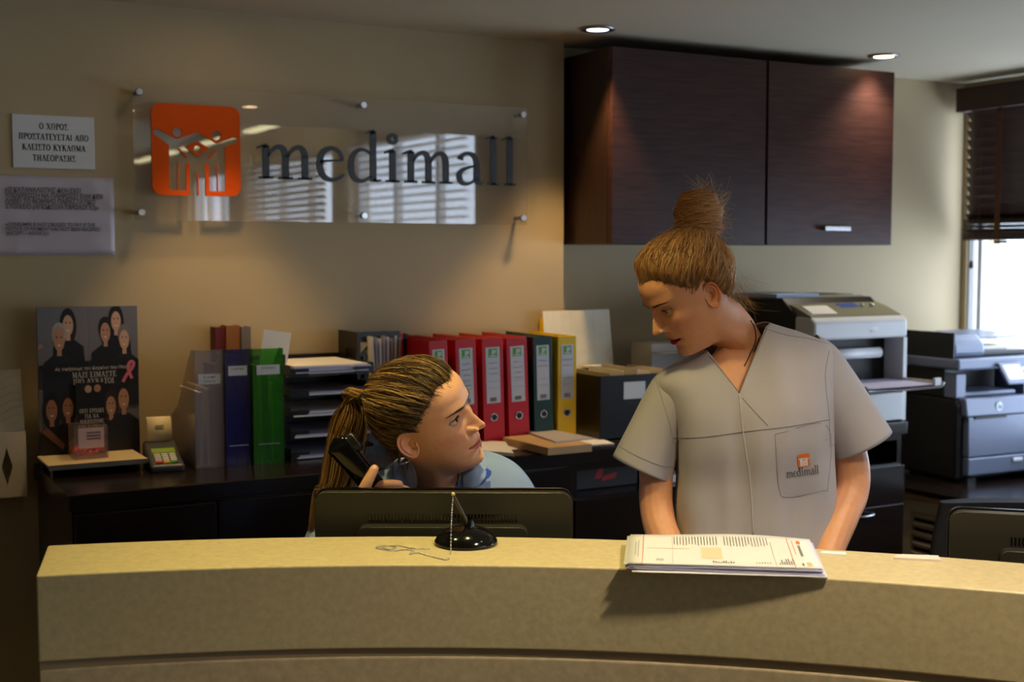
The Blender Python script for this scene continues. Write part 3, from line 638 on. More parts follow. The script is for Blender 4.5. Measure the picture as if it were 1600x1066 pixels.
# clear box of pink ribbons and the dark card in it
bx0 = Xat(116, 3.45, 690); bx1 = Xat(169, 3.45, 690); s = bx1-bx0; zb = SZ+.032
t = thing('ribbon_box', 'small clear acrylic box of pink ribbons on the poster ledge', 'box', ((bx0+bx1)/2, 3.45, zb))
mb = MB(); e = .003; mb.box(-s/2, s/2, 0, e, e, .088); mb.box(-s/2, s/2, s-e, s, e, .088); mb.box(-s/2, -s/2+e, e, s-e, e, .088); mb.box(s/2-e, s/2, e, s-e, e, .088); mb.box(-s/2, s/2, 0, s, 0, e)
mb.build('clear_box', clear_mat('box_acrylic', (245, 240, 238), .12, .03, (220, 205, 205)), t)
mb = MB()
for k in range(60):
    c = Vector((random.uniform(-.031, .031), random.uniform(.012, s-.012), random.uniform(.007, .024))); a = random.uniform(0, 6.28); u = Vector((math.cos(a), math.sin(a), random.uniform(-.2, .2)))*.012
    mb.tube([c-u, c+Vector((0, 0, .006)), c+u], [(.0006, .0025)]*3, 4)
o = mb.build('pink_ribbons', mat('pink_ribbon', (255, 92, 98), .4, emit=(255, 70, 80), estr=0), t); o['kind'] = 'stuff'
cardp = box('label_card', mat('pale_card', (206, 176, 180), .7), t, -s*.38, s*.38, -.0012, -.0004, .03, .082)
mb = MB(); mb.cc = (110, 84, 92)
for k in range(3): mb.poly([(-.012, .052+k*.008), (.024, .052+k*.008), (.024, .056+k*.008), (-.012, .056+k*.008)], 0, lambda p: p+Vector((0, -.0016, 0)))
mb.build('card_print', M_print, cardp)
cx0 = Xat(119, 3.54, 620); cx1 = Xat(164, 3.54, 620); czt = float(atY(140, 598, 3.54)[2])
t = thing('leaflet_card', 'small black leaflet with white lettering standing behind the ribbon box', 'leaflet', ((cx0+cx1)/2, 3.54, zb)); w = (cx1-cx0)/2; h = czt-zb
box('card', mat('card_black', (22, 20, 22), .4), t, -w, w, 0, .003, 0, h)
mb = MB(); mb.cc = sk3; yo2 = -.0006
for cx, cy, r, c in ((-.008, h-.014, .013, (40, 26, 22)), (.018, h-.012, .012, (34, 26, 24)), (-.006, h-.017, .009, sk3), (.018, h-.016, .009, sk1), (.0, h*.16, .008, sk1)):
    mb.cc = c; yo2 -= .0001; y = yo2; mb.poly([(cx+r*math.cos(a), min(cy+r*1.15*math.sin(a), h)) for a in np.linspace(0, 2*PI, 14)[:-1]], 0, lambda p: Vector((p.x, y, p.z)))
mb.cc = (230, 228, 224)
for k, s_ in enumerate(('OITI EPODEI', 'GIA NA', 'NIKHSOYME', 'TON KAPKINO', 'TOY MASTOY')): serif_text(mb, s_, .002, h*(.58-.075*k), h*.055, yo2-.0002, kt=.16, nt=.08, sx=.8)
mb.cc = (235, 120, 160); mb.tube([(w*.45, yo2-.0002, h*.12), (w*.75, yo2-.0002, h*.26), (w*.62, yo2-.0002, h*.27), (w*.85, yo2-.0002, h*.11)], [(.0001, .0012)]*4, 4, flat=(0, 1, 0))
mb.build('card_print', M_print, t)

# ------------------------------------------------------------------ card terminal
tx = Xat(252, 3.42, 690)
t = thing('card_terminal', 'dark grey card payment terminal with a curling receipt on the worktop', 'card terminal', (tx+.005, 3.42, SZ), R(-6))
Mtm = mat('terminal_shell', (70, 70, 74), .45)
pf = [(-.085, .0), (-.085, .018), (.02, .048), (.085, .062), (.095, .05), (.095, 0)]
G = MB(); vs = []
for x in (-.043, .043): vs += [(x, y, z) for y, z in pf]
n = len(pf); G.add(vs, [tuple(range(n)), tuple(range(2*n-1, n-1, -1))]+[(i, (i+1) % n+0, (i+1) % n+n, i+n)[::-1] for i in range(n)]); G.build('body', Mtm, t, bevel=.006, fixn=True)
sl = math.atan2(.030, .105); q = lambda u, v, hgt: Vector((u, -.085+v*math.cos(sl)-hgt*math.sin(sl), .018+v*math.sin(sl)+hgt*math.cos(sl)))
def slab(mb, u0, u1, v0, v1, h0, h1): mb.add([q(u0, v0, h0), q(u1, v0, h0), q(u1, v1, h0), q(u0, v1, h0), q(u0, v0, h1), q(u1, v0, h1), q(u1, v1, h1), q(u0, v1, h1)], [(3,2,1,0),(4,5,6,7),(0,1,5,4),(1,2,6,5),(2,3,7,6),(3,0,4,7)])
mb = MB(); slab(mb, -.030, .030, .078, .105, 0, .003); mb.build('screen', mat('lcd_green', (120, 140, 40), .3, emit=(120, 150, 40), estr=.15), t)
kc = {(0, 0): (200, 40, 30), (1, 0): (220, 180, 40), (2, 0): (60, 150, 50)}
for i in range(3):
    for j in range(5):
        mb = MB(); slab(mb, -.028+i*.0195, -.012+i*.0195, .012+j*.0125, .0205+j*.0125, 0, .004); c = kc.get((i, j), (206, 204, 198))
        mb.build('key', mat('key_%d' % c[0], c, .5), t)
mb = MB(); pts = [(.075, .055), (.078, .085), (.085, .105), (.10, .118), (.118, .118)]
pts = catmull([(.070, .060), (.066, .085), (.072, .11), (.088, .125), (.106, .122)], 4)
mb.grid([[(-.032, p[0], p[1]), (.032, p[0], p[1])] for p in pts]); rc = mb.build('receipt', mat('receipt_paper', (232, 216, 176), .8), t, smooth=True, solid=.0006)
mb = MB()
for k in range(5): mb.box(-.012, .012-.003*(k % 2), .0665, .067, .082+k*.005, .0845+k*.005)
mb.build('receipt_print', M_inkg, rc)

# ------------------------------------------------------------------ magazine files with papers
def magfile(name, label, x0, x1, yf, m, dep=.25, h=.315, low=.12, hole=False, tilt=0):
    t = thing(name, label, 'magazine file', ((x0+x1)/2, yf, SZ), tilt, 'magazine files on the worktop'); w = (x1-x0)/2; e = .0025
    side = [(0, 0), (dep, 0), (dep, low), (dep*.72, low+.03), (dep*.25, h-.03), (dep*.12, h), (0, h)]
    for k, sx in enumerate((-w, w-e)):
        mb = MB(); mb.poly([(p[0], p[1]) for p in side], e, lambda p, sx=sx: Vector((sx-p.y, p.x, p.z))); mb.build('side_panel', m, t, fixn=True)
    if hole:
        mb = MB()
        nn = 14; cz = .07; rr = w*.42; ring = [(rr*math.cos(2*PI*i/nn), cz+rr*math.sin(2*PI*i/nn)) for i in range(nn)]
        mb.poly([(-w+e, 0), (w-e, 0), (w-e, cz), (rr, cz)]+[(rr*math.cos(-a), cz+rr*math.sin(-a)) for a in np.linspace(0, PI, 9)][1:]+[(-w+e, cz)], e, lambda p: p+Vector((0, e, 0)))
        mb.poly([(-w+e, cz), (-rr, cz)]+[(rr*math.cos(a), cz+rr*math.sin(a)) for a in np.linspace(PI, 0, 9)][1:]+[(w-e, cz), (w-e, h), (-w+e, h)], e, lambda p: p+Vector((0, e, 0)))
        mb.build('spine_panel', m, t, fixn=True)
    else: box('spine_panel', m, t, -w+e, w-e, 0, e, 0, h)
    box('bottom_panel', m, t, -w+e, w-e, e, dep, 0, e); box('low_panel', m, t, -w+e, w-e, dep-e, dep, e, low)
    return t, w, h
Mfc = clear_mat('frosted_clear', (228, 224, 226), .22, .18, (222, 214, 214)); Mfb = clear_mat('translucent_violet', (96, 86, 180), .4, .15, (52, 44, 130)); Mfg = clear_mat('translucent_green', (150, 215, 120), .2, .12, (90, 180, 70))
def flabel(t, w, z, txt):
    l = box('name_label', M_white, t, -w*.75, w*.75, -.0012, -.0002, z, z+.026); mb = MB()
    for k, s_ in enumerate(txt): put_text(mb, s_, 0, z+.0155-.011*k, .0095, -.0016, align='CENTER')
    mb.build('label_writing', M_inkg, l)
def papers_in(t, items):
    for (x0, x1, y0, y1, z0, z1, m) in items: box('paper', m, t, x0, x1, y0, y1, z0, z1)
Mpy = mat('paper_yellow', (210, 200, 90), .7); Mpg = mat('folder_grey', (120, 112, 108), .6); Mmar = mat('folder_maroon', (104, 28, 34), .5); Mpur = mat('folder_purple', (110, 66, 120), .5); Mbrn = mat('folder_tan', (150, 96, 50), .6); Mblu = mat('folder_blue', (34, 40, 96), .5); Mred = mat('binder_red', (206, 18, 32), .38, var=.04); Mgrn = mat('binder_green', (10, 58, 50), .4, var=.05); Myel = mat('binder_yellow', (240, 196, 10), .4, var=.03)
t, w, h = magfile('magazine_file', 'frosted clear magazine file beside the card terminal', Xat(304, 3.35), Xat(350, 3.35), 3.35, Mfc); flabel(t, w, .225, ('Έντυπα', 'ιατρών'))
papers_in(t, [(-.02, -.012, .03, .235, .004, .2, M_white), (.0, .006, .03, .235, .004, .21, mat('paper_cream', (226, 206, 160), .7))])
t, w, h = magfile('magazine_file', 'violet blue magazine file between the clear and green ones', Xat(352, 3.34), Xat(391, 3.34), 3.34, Mfb); flabel(t, w, .245, ('Χαρτικά',))
papers_in(t, [(-.028, -.004, .012, .235, .004, .265, mat('folder_wine', (92, 14, 30), .5)), (.002, .026, .012, .235, .004, .29, Mblu)])
box('clasp', M_steel, t, -.026, .026, -.003, -.0005, .055, .058)
t, w, h = magfile('magazine_file', 'translucent green magazine file beside the letter trays', Xat(395, 3.33), Xat(443, 3.33), 3.33, Mfg); flabel(t, w, .245, ('Διάφορα',))
papers_in(t, [(-.034, -.026, .012, .23, .004, .27, Mpy), (-.018, -.012, .02, .23, .004, .25, M_white), (.0, .006, .02, .23, .004, .25, Mfg), (.015, .02, .02, .23, .004, .22, M_white)])
box('clasp', M_steel, t, -.03, .03, -.003, -.0005, .055, .058)
def folder(label, px0, px1, pyt, Y, dep, m, tilt=0., name='document_folder', grp='folders standing behind the magazine files'):
    x0, x1 = Xat(px0, Y, pyt), Xat(px1, Y, pyt); z1 = float(atY(px0, pyt, Y)[2]); t = thing(name, label, 'folder', ((x0+x1)/2, Y, SZ), 0, grp); w = (x1-x0)/2; h = z1-SZ
    box('spine', m, t, -w, w, 0, .003, 0, h, .001, Ry(tilt), (0, 0, 0)); box('cover', m, t, -w, -w+.003, .003, dep, 0, h, 0, Ry(tilt), (0, 0, 0)); box('cover', m, t, w-.003, w, .003, dep, 0, h, 0, Ry(tilt), (0, 0, 0))
    box('pages', M_white, t, -w+.004, w-.004, .004, dep-.01, .002, h-.012, 0, Ry(tilt), (0, 0, 0)); return t
folder('tall maroon folder sticking up behind the clear magazine file', 336, 352, 512, 3.605, .05, Mmar)
folder('tan folder sticking up behind the violet magazine file', 353, 375, 509, 3.60, .05, Mbrn)
folder('grey folder sticking up behind the violet magazine file', 377, 392, 511, 3.595, .06, Mpg)
t = thing('loose_paper', 'pale sheet poking out of the top of the green magazine file', 'paper', (Xat(418, 3.46), 3.46, SZ+.01)); box('sheet', M_white, t, -.035, .045, 0, .0015, 0, .345, 0, Ry(R(9)))

# ------------------------------------------------------------------ letter trays
tx0 = Xat(445, 3.24, 700)
t = thing('letter_trays', 'stack of black letter trays filled with paper behind the ponytail', 'letter tray', (1.165+.125, 3.365, SZ)); Mtr = mat('tray_black', (20, 18, 18), .3)
for k in range(5):
    mb = MB(); z = k*.058; mb.box(-.125, .125, 0, .27, z, z+.003); mb.box(-.125, -.122, 0, .27, z, z+.03); mb.box(.122, .125, 0, .27, z, z+.03); mb.box(-.125, .125, .267, .27, z, z+.03); mb.box(-.125, -.07, -.004, 0, z, z+.022); mb.box(.07, .125, -.004, 0, z, z+.022)
    for sx in (-.125, .119): mb.box(sx, sx+.006, .05, .06, z+.03, z+.058); mb.box(sx, sx+.006, .2, .21, z+.03, z+.058)
    mb.build('tray', Mtr, t)
    n = (2, 2, 3, 2, 6)[k]
    for j in range(n): box('paper', (M_white, mat('paper_lilac', (190, 184, 214), .7), M_white)[j % 3], t, -.115+.008*random.random(), .115-.01*random.random(), -.012+.02*random.random(), .25, z+.004+j*.0042, z+.0078+j*.0042, 0, Rz(random.uniform(-.05, .05)))
# ------------------------------------------------------------------ slotted file with envelopes, thin folders
x0, x1 = 1.42, Xat(626, 3.5, 560)-.072; hh = float(atY(570, 519, 3.5)[2])-SZ
t = thing('slotted_file', 'black slotted magazine file holding envelopes behind the ponytail', 'magazine file', (x0, 3.50, SZ)); w = x1-x0+.07
mb = MB()
mb.box(0, w, 0, .003, 0, .05); mb.box(0, w, 0, .003, hh-.03, hh); mb.box(0, .01, 0, .003, .05, hh-.03); mb.box(w-.01, w, 0, .003, .05, hh-.03)
for k in range(9):
    zz = .05+k*(hh-.1)/9; mb.add([(.008, 0, zz), (.055, 0, zz+.05), (.055, 0, zz+.06), (.008, 0, zz+.01), (.008, .003, zz), (.055, .003, zz+.05), (.055, .003, zz+.06), (.008, .003, zz+.01)], [(0,1,2,3),(7,6,5,4),(0,4,5,1),(3,2,6,7)])
mb.box(.053, .06, 0, .003, .05, hh-.03); mb.box(0, .003, .003, .15, 0, hh); mb.box(w-.003, w, .003, .15, 0, hh*.55); mb.box(0, w, .003, .15, 0, .003)
mb.build('shell', Mtr, t)
for k in range(8):
    box('envelope', (M_white, mat('envelope_grey', (176, 170, 178), .7))[k % 2], t, .048+k*.010, .0495+k*.010+.006, -.03+.004*k, .13, .06, hh-.012-.004*(k % 3), 0, Ry(R(-3+k*.8)), (.06, 0, 0))
folder('thin red folder beside the envelopes behind the seated person', 625, 630, 521, 3.5, .14, Mred, grp='thin folders beside the binders')
folder('thin dark blue folder left of the red binders', 631.5, 637, 522, 3.5, .14, mat('folder_navy', (24, 24, 46), .5), grp='thin folders beside the binders')

# ------------------------------------------------------------------ lever-arch binders
Mlab = mat('binder_label', (214, 214, 220), .6); Mlg = mat('label_green', (96, 172, 70), .6)
def binder(label, pr, m, tilt, yf=3.345, wr=0, wd=.07, zlift=0):
    xr = Xat(pr, yf, 690); t = thing('lever_arch_binder', label, 'binder', (xr-wd/2, yf, SZ), 0, 'lever arch binders standing in a row'); h = .318; w = wd/2; D = .285
    Rt = Ry(tilt); pv = (-w if tilt < 0 else w, 0, 0)
    sp_ = MB().box(-w, w, 0, .003, 0, h, Rt, pv).build('spine', m, t, bevel=.001)
    box('cover', m, t, -w, -w+.003, .003, D, 0, h, .001, Rt, pv); box('cover', m, t, w-.003, w, .003, D, 0, h, .001, Rt, pv)
    box('pages', M_white, t, -w+.006, w-.012, .03, D-.02, .004, h-.014, 0, Rt, pv)
    lb = MB().box(-w*.66, w*.66, -.0012, -.0002, .125, .292, Rt, pv).build('spine_label', Mlab, t)
    g = MB().box(-w*.42, w*.42, -.0018, -.0012, .262, .288, Rt, pv).build('label_mark', Mlg, lb)
    mb = MB().box(-w*.3, w*.3, -.0022, -.0018, .264, .268, Rt, pv).box(-w*.1, w*.12, -.0022, -.0018, .270, .284, Rt, pv).box(w*.14, w*.3, -.0022, -.0018, .274, .284, Rt, pv); mb.build('mark_figure', Mlab, lb)
    mb = MB(); rnd = random.Random(int(pr))
    if wr:
        for k in range(wr):
            z = .245-k*.016; n = rnd.uniform(.35, .55)
            mb.tube([Vector(pv)+Rt@(Vector((-w*n+w*2*n*i/9, -.0022, z+rnd.uniform(-.002, .002)))-Vector(pv)) for i in range(10)], .0007, 4)
        mb.build('handwriting', M_ink if pr != 828 else mat('ink_pink', (200, 90, 110), .7), lb)
    mb = MB()
    for k in range(7): mb.box(-w*.34+k*.0032, -w*.34+k*.0032+.0018, -.0018, -.0012, .13, .142, Rt, pv)
    for k in range(2): mb.box(-w*.5, w*.5, -.0018, -.0012, .17+k*.02, .1706+k*.02, Rt, pv)
    mb.build('barcode', M_inkg, lb)
    c = Vector(pv)+Rt@(Vector((0, 0, .082))-Vector(pv))
    MB().lathe([(.0125, 0), (.0125, -.002), (.0105, -.003), (.009, -.002)], 20, c, 'y', cap=False).build('finger_ring', M_steel, t, smooth=True)
    MB().lathe([(.0001, -.0008), (.0098, -.0008)], 20, c, 'y', cap=False).build('finger_hole', M_black, t)
binder('red lever arch binder farthest left, mostly hidden behind the brown hair', 704, Mred, R(-2), 3.345, 0, .058)
binder('red lever arch binder second from the left with handwritten label', 748, Mred, R(-2), 3.345, 5, .066)
binder('red lever arch binder third from the left with bold handwriting', 789, Mred, R(-1.5), 3.345, 3)
binder('red lever arch binder next to the dark green one, pink writing on its label', 828, Mred, R(-2.2), 3.345, 4)
binder('dark green lever arch binder between the red and yellow ones', 865, Mgrn, R(-1.5), 3.345, 2, .066)
binder('bright yellow lever arch binder at the right end of the row', 900, Myel, 0, 3.345, 2, .066)

# ------------------------------------------------------------------ black file box with white board and papers
bx0 = Xat(938, 3.27, 640); zt = float(atY(945, 588, 3.27)[2])-SZ
t = thing('file_box', 'open black file box between the yellow binder and the standing person', 'file box', (bx0+.15, 3.27, SZ)); mb = MB(); w = .15; D = .265
mb.box(-w, w, 0, .004, 0, zt); mb.box(-w, -w+.004, .004, D, 0, zt); mb.box(w-.004, w, .004, D, 0, zt); mb.box(-w, w, D-.004, D, 0, zt); mb.box(-w, w, 0, D, 0, .004); mb.build('shell', mat('file_box_black', (20, 20, 20), .3, var=.1), t, bevel=.001)
box('label_holder', M_white, t, -w+.085, -w+.165, -.002, -.0002, zt-.075, zt-.022)
for k in range(5): box('paper', M_white if k % 2 else mat('paper_buff', (200, 190, 170), .7), t, -.1+k*.05, -.097+k*.05, .03, .23, .006, zt+.004+.006*(k % 3), 0, Ry(R(2)))
p0 = atY(853, 584, 3.60); p1 = atY(962, 484, 3.60)
t = thing('white_board', 'creased white card sheet leaning on the wall behind the black file box', 'card', (float(p0[0]), 3.585, SZ)); ww = float(p1[0]-p0[0]); hh2 = float(p1[2])-SZ
G = [[(ww*i/8, .040*j/10+(.012 if i > 4 else 0)*(i-4)/4+.004*math.sin(i+j*.6), hh2*j/10) for i in range(9)] for j in range(11)]
MB().grid(G).build('sheet', mat('white_card', (240, 234, 214), .65, var=.05, vscale=14), t, solid=.002)
p0 = atY(845, 690, 3.65); t = thing('yellow_sheet', 'yellow card sheet peeking out behind the white card', 'card', (float(p0[0]), 3.653, SZ)); box('sheet', Myel, t, -.005, .18, 0, .002, 0, float(atY(850, 497, 3.65)[2])-SZ)
t = thing('white_block', 'small white paper block in front of the white card above the file box', 'paper block', (Xat(940, 3.54, 580), 3.54, SZ)); box('block', M_white, t, -.055, .05, 0, .03, 0, float(atY(940, 571, 3.54)[2])-SZ, .001)
t = thing('paper_carton', 'grey white carton behind the standing person right of the file box', 'box', (Xat(1052, 3.5, 560), 3.5, SZ)); box('carton', mat('carton_pale', (196, 190, 184), .6), t, -.09, .09, 0, .12, 0, float(atY(1052, 536, 3.5)[2])-SZ, .002); box('flap', mat('carton_pale', (196, 190, 184), .6), t, -.09, .09, -.06, 0, float(atY(1052, 536, 3.5)[2])-SZ-.03, float(atY(1052, 536, 3.5)[2])-SZ-.028)

# ------------------------------------------------------------------ envelopes and notebooks on the worktop edge
def flat(name, label, cat, pix, z, th, m, grp=None, bevel=.0008):
    P = [atZ(a, b, z+th) for a, b in pix]; c = sum(P)/len(P); t = thing(name, label, cat, (float(c[0]), float(c[1]), z), 0, grp); mb = MB()
    v = [Vector((float(p[0]-c[0]), float(p[1]-c[1]), 0)) for p in P]; n = len(v)
    mb.add(v+[p+Vector((0, 0, th)) for p in v], [tuple(range(n)), tuple(range(2*n-1, n-1, -1))]+[(i, (i+1) % n, (i+1) % n+n, i+n) for i in range(n)])
    mb.build('sheet' if th < .008 else 'block', m, t, bevel=bevel if th > .004 else 0, fixn=True); return t
flat('loose_sheets', 'white loose sheets under the envelopes on the worktop edge', 'paper', [(792, 703), (960, 693), (905, 672), (760, 690)], SZ, .003, M_white)
flat('paper_wad', 'thick wad of white paper beside the red binders behind the collar', 'paper', [(752, 704), (803, 708), (790, 690), (752, 688)], SZ+.003, .010, M_white)
flat('brown_envelope', 'thick brown envelope pad lying on the worktop edge', 'envelope', [(786, 683), (856, 700), (925, 694), (856, 676)], SZ+.003, .022, mat('kraft', (196, 160, 112), .7, var=.05))
flat('grey_folder', 'flat grey folder lying on top of the brown envelope', 'folder', [(815, 672), (868, 690), (926, 684), (862, 671)], SZ+.0252, .005, mat('folder_light', (178, 172, 170), .6))

# ================================================================== WHITE PRINTER on the worktop
M_prw = mat('printer_white', (218, 220, 222), .42, var=.02); M_prd = mat('printer_dark', (26, 25, 26), .4, var=.08); M_prg = mat('printer_panel_grey', (128, 126, 104), .35); M_rec = mat('printer_recess', (10, 10, 12), .5)
def prism(name, pts, x0, x1, m, parent, bevel=.004):      # side outline (y,z) swept from x0 to x1
    mb = MB(); n = len(pts); mb.add([(x0, y, z) for y, z in pts]+[(x1, y, z) for y, z in pts], [tuple(range(n)), tuple(range(2*n-1, n-1, -1))]+[(i, (i+1) % n, (i+1) % n+n, i+n) for i in range(n)])
    return mb.build(name, m, parent, bevel=bevel, fixn=True)
pX0, pX1, pY = Xat(1272, 3.16, 560), Xat(1417, 3.16, 560), 3.16
t = thing('white_printer', 'white and black laser printer with output tray on the worktop behind the standing person', 'printer', ((pX0+pX1)/2, pY, SZ)); w = (pX1-pX0)/2; PZ = 1.335-SZ
prism('rear_body', [(.09, 0), (.45, 0), (.45, PZ+.03), (.42, PZ+.06), (.16, PZ+.062), (.09, PZ+.01)], -w-.004, w-.012, M_prd, t, .006)
prism('front_head', [(0, PZ-.072), (.1, PZ-.072), (.1, PZ+.005), (.02, PZ+.002), (0, PZ-.012)], -w, w, M_prw, t, .008)
prism('control_panel', [(.02, PZ+.002), (.1, PZ+.002), (.23, PZ+.062), (.22, PZ+.068), (.10, PZ+.034), (.03, PZ+.008)], -w+.006, w-.006, M_prg, t, .002)
box('panel_card', M_white, t, -w+.03, -w+.14, .04, .10, PZ+.024, PZ+.0255, 0, Rx(R(24)))
box('display', mat('printer_lcd', (70, 84, 130), .2, emit=(70, 90, 150), estr=.2), t, -.01, .075, .085, .12, PZ+.034, PZ+.036, 0, Rx(R(24)))
for x, r in ((.085, .006), (.13, .008)): MB().lathe([(r, 0), (r, .006), (r*.7, .008)], 14, (x, .09, PZ+.034)).build('button', M_steel, t, smooth=True)
mb = MB(); put_text(mb, 'MFP', .03, PZ-.050, .024, -.0006, .0008); mb.build('brand_lettering', mat('print_white', (250, 250, 250), .4), t)
box('recess_back', M_rec, t, -w+.01, w-.01, .088, .0895, .13, PZ-.071)
box('side_post', M_prw, t, -w, -w+.018, 0, .089, 0, PZ-.072, .002); box('side_post', M_prw, t, w-.018, w, 0, .089, .0, PZ-.072, .002)
box('inner_shelf', M_prd, t, -w+.018, w-.018, .0, .088, .10, .118)
MB().tube([(-w+.03, .05, PZ-.125), (w-.08, .05, PZ-.125)], .018, 14).build('roller', M_whitep, t, smooth=True)
box('cassette', M_prw, t, -w+.018, w-.018, -.004, .088, .004, .098, .003)
box('cassette_grip', M_prd, t, -.03, .03, -.0055, -.004, .055, .075, .004)
tr = MB(); G = []
for j in range(9):
    y = .02-.22*j/8; wd = w*(.95-.12*(j/8)**2); G.append([(-wd, y, .135+.004*j/8+.012), (-wd+.012, y, .135), (0, y, .132), (wd-.012, y, .135), (wd, y, .147+.004*j/8)])
tr.grid(G).build('output_tray', clear_mat('smoke_plastic', (190, 190, 196), .55, .12, (168, 164, 170)), t, smooth=True, solid=.004)
box('paper', mat('paper_lilac', (190, 184, 214), .7), t, -w+.05, w-.04, -.17, .05, .139, .142)
box('tray_stop', M_whitep, t, w-.075, w-.045, -.195, -.185, .139, .165, .002)
pz = PZ+.0625
box('paper', mat('paper_sky', (168, 184, 214), .6), t, -w, -w+.20, .2, .41, pz, pz+.012, 0, Rz(.06))
tag(MB().box(-.16, .02, -.08, .10, 0, .006, Rz(.1)).build('flat_file', mat('file_blue_black', (30, 40, 60), .4), None, loc=(pX0+.385, pY+.33, SZ+pz+.0008)), 'thin dark flat file lying on top of the white printer', 'folder')

# ================================================================== WINDOW BENCH with grilles
HX, HZ = 3.55, .69
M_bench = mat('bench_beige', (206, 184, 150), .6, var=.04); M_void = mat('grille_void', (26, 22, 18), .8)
t = thing('grille_bench', 'beige heater bench with slatted grilles and dark top under the window', 'bench', (HX, 3.7, 0)); Y0 = 3.7
slots = [(2.88, 3.37), (2.30, 2.80)]; zg0, zg1 = .28, .60
mb = MB(); last = 1.2
for a, b in sorted(slots): mb.box(0, .02, last-Y0, a-Y0, 0, .652); mb.box(0, .02, a-Y0, b-Y0, 0, zg0); mb.box(0, .02, a-Y0, b-Y0, zg1, .652); last = b
mb.box(0, .02, last-Y0, 3.735-Y0, 0, .652); mb.build('front_panel', M_bench, t)
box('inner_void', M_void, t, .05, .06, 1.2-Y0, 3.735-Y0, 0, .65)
box('edge_strip', mat('strip_ochre', (190, 158, 100), .45), t, -.012, .02, 1.2-Y0, 3.735-Y0, .653, .668, .002)
box('bench_top', M_dark, t, -.02, XR-HX-.003, 1.2-Y0, 3.735-Y0, .669, HZ, .003)
for a, b in slots:
    for k in range(9):
        z = zg0+.018+k*.036; box('slat', M_bench, t, .002, .022, a-Y0+.004, b-Y0-.004, z-.006, z+.010, .002, Ry(R(-18)))

# ================================================================== DARK MULTIFUNCTION PRINTER on the bench
M_prb = mat('printer_slate_daylit', (112, 120, 142), .35, .1, var=.04)  # slate lightened and blued to hold the daylight its panels face
t = thing('multifunction_printer', 'black and daylight-toned slate multifunction printer with touch screen on the window bench', 'printer', (3.735, 3.30, HZ), R(-3)); W = .43; D = .36; t.scale = (1, 1, 1.06)
prism('body', [(.03, .012), (D, .012), (D, .30), (.05, .30), (.03, .28)], 0, W, M_prd, t, .01)
prism('front_cover', [(0, .095), (.03, .095), (.03, .235), (.004, .235)], .03, W-.004, M_prb, t, .004)
prism('upper_front', [(.0, .237), (.05, .237), (.05, .302), (.012, .302)], .02, W, M_prb, t, .006)
prism('paper_drawer', [(.0, .03), (.03, .02), (.03, .092), (.0, .092)], .03, W-.004, M_prb, t, .006)
box('drawer_handle', M_whitep, t, .255, .305, -.006, 0, .066, .08, .003); box('cover_grip', M_rec, t, .06, .22, -.0015, .004, .228, .2365)
for x in (.03, W-.07): box('foot', M_prd, t, x, x+.04, .0, .3, 0, .02)
MB().lathe([(.001, -.0035), (.016, -.0035), (.0175, -.001)], 20, (.185, .006, .268), 'y', cap=False).build('badge', M_whitep, t)
mb = MB(); put_text(mb, 'hp', .176, .262, .02, .0018, .0004, .25); mb.build('badge_lettering', mat('badge_blue', (70, 110, 180), .4), t)
box('left_column', M_prb, t, .0, .05, .04, .10, .30, .385, .004); box('left_wall', M_prd, t, .0, .04, .10, D, .30, .40, .004)
box('rear_block', M_prd, t, .04, W, .22, D, .30, .40, .004); box('paper_ledge', M_prb, t, .06, W-.10, .06, .22, .3005, .318, .006); box('right_column', M_prb, t, W-.07, W, .05, .20, .30, .385, .004)
box('scanner', M_prb, t, -.01, W, .02, D, .40, .44, .008)
prism('scanner_feeder', [(.06, .441), (D, .441), (D, .52), (.10, .52), (.06, .49)], .0, .17, M_prb, t, .018)
box('feeder_bed', M_prd, t, .17, W-.02, .08, D-.02, .441, .462, .006)
prism('feeder_tray', [(.12, .50), (.32, .515), (.32, .522), (.12, .508)], .165, W-.03, M_prb, t, .003)
box('feeder_paper', M_white, t, .18, W-.10, .11, .30, .4622, .475)
box('rear_lid', M_prd, t, -.005, .0, .05, D, .40, .53)
scr = thing  # keep the builder name short below
mb = MB().box(-.058, .058, -.006, .006, -.045, .045, Rx(R(-38))); o = mb.build('touch_panel', M_prb, t, bevel=.008, seg=3, loc=(.236, -.012, .385))
MB().box(-.04, .04, -.0078, -.0062, -.028, .030, Rx(R(-38)), (0, 0, 0)).build('screen', mat('screen_glow', (235, 240, 255), .2, emit=(225, 235, 255), estr=.9), o)

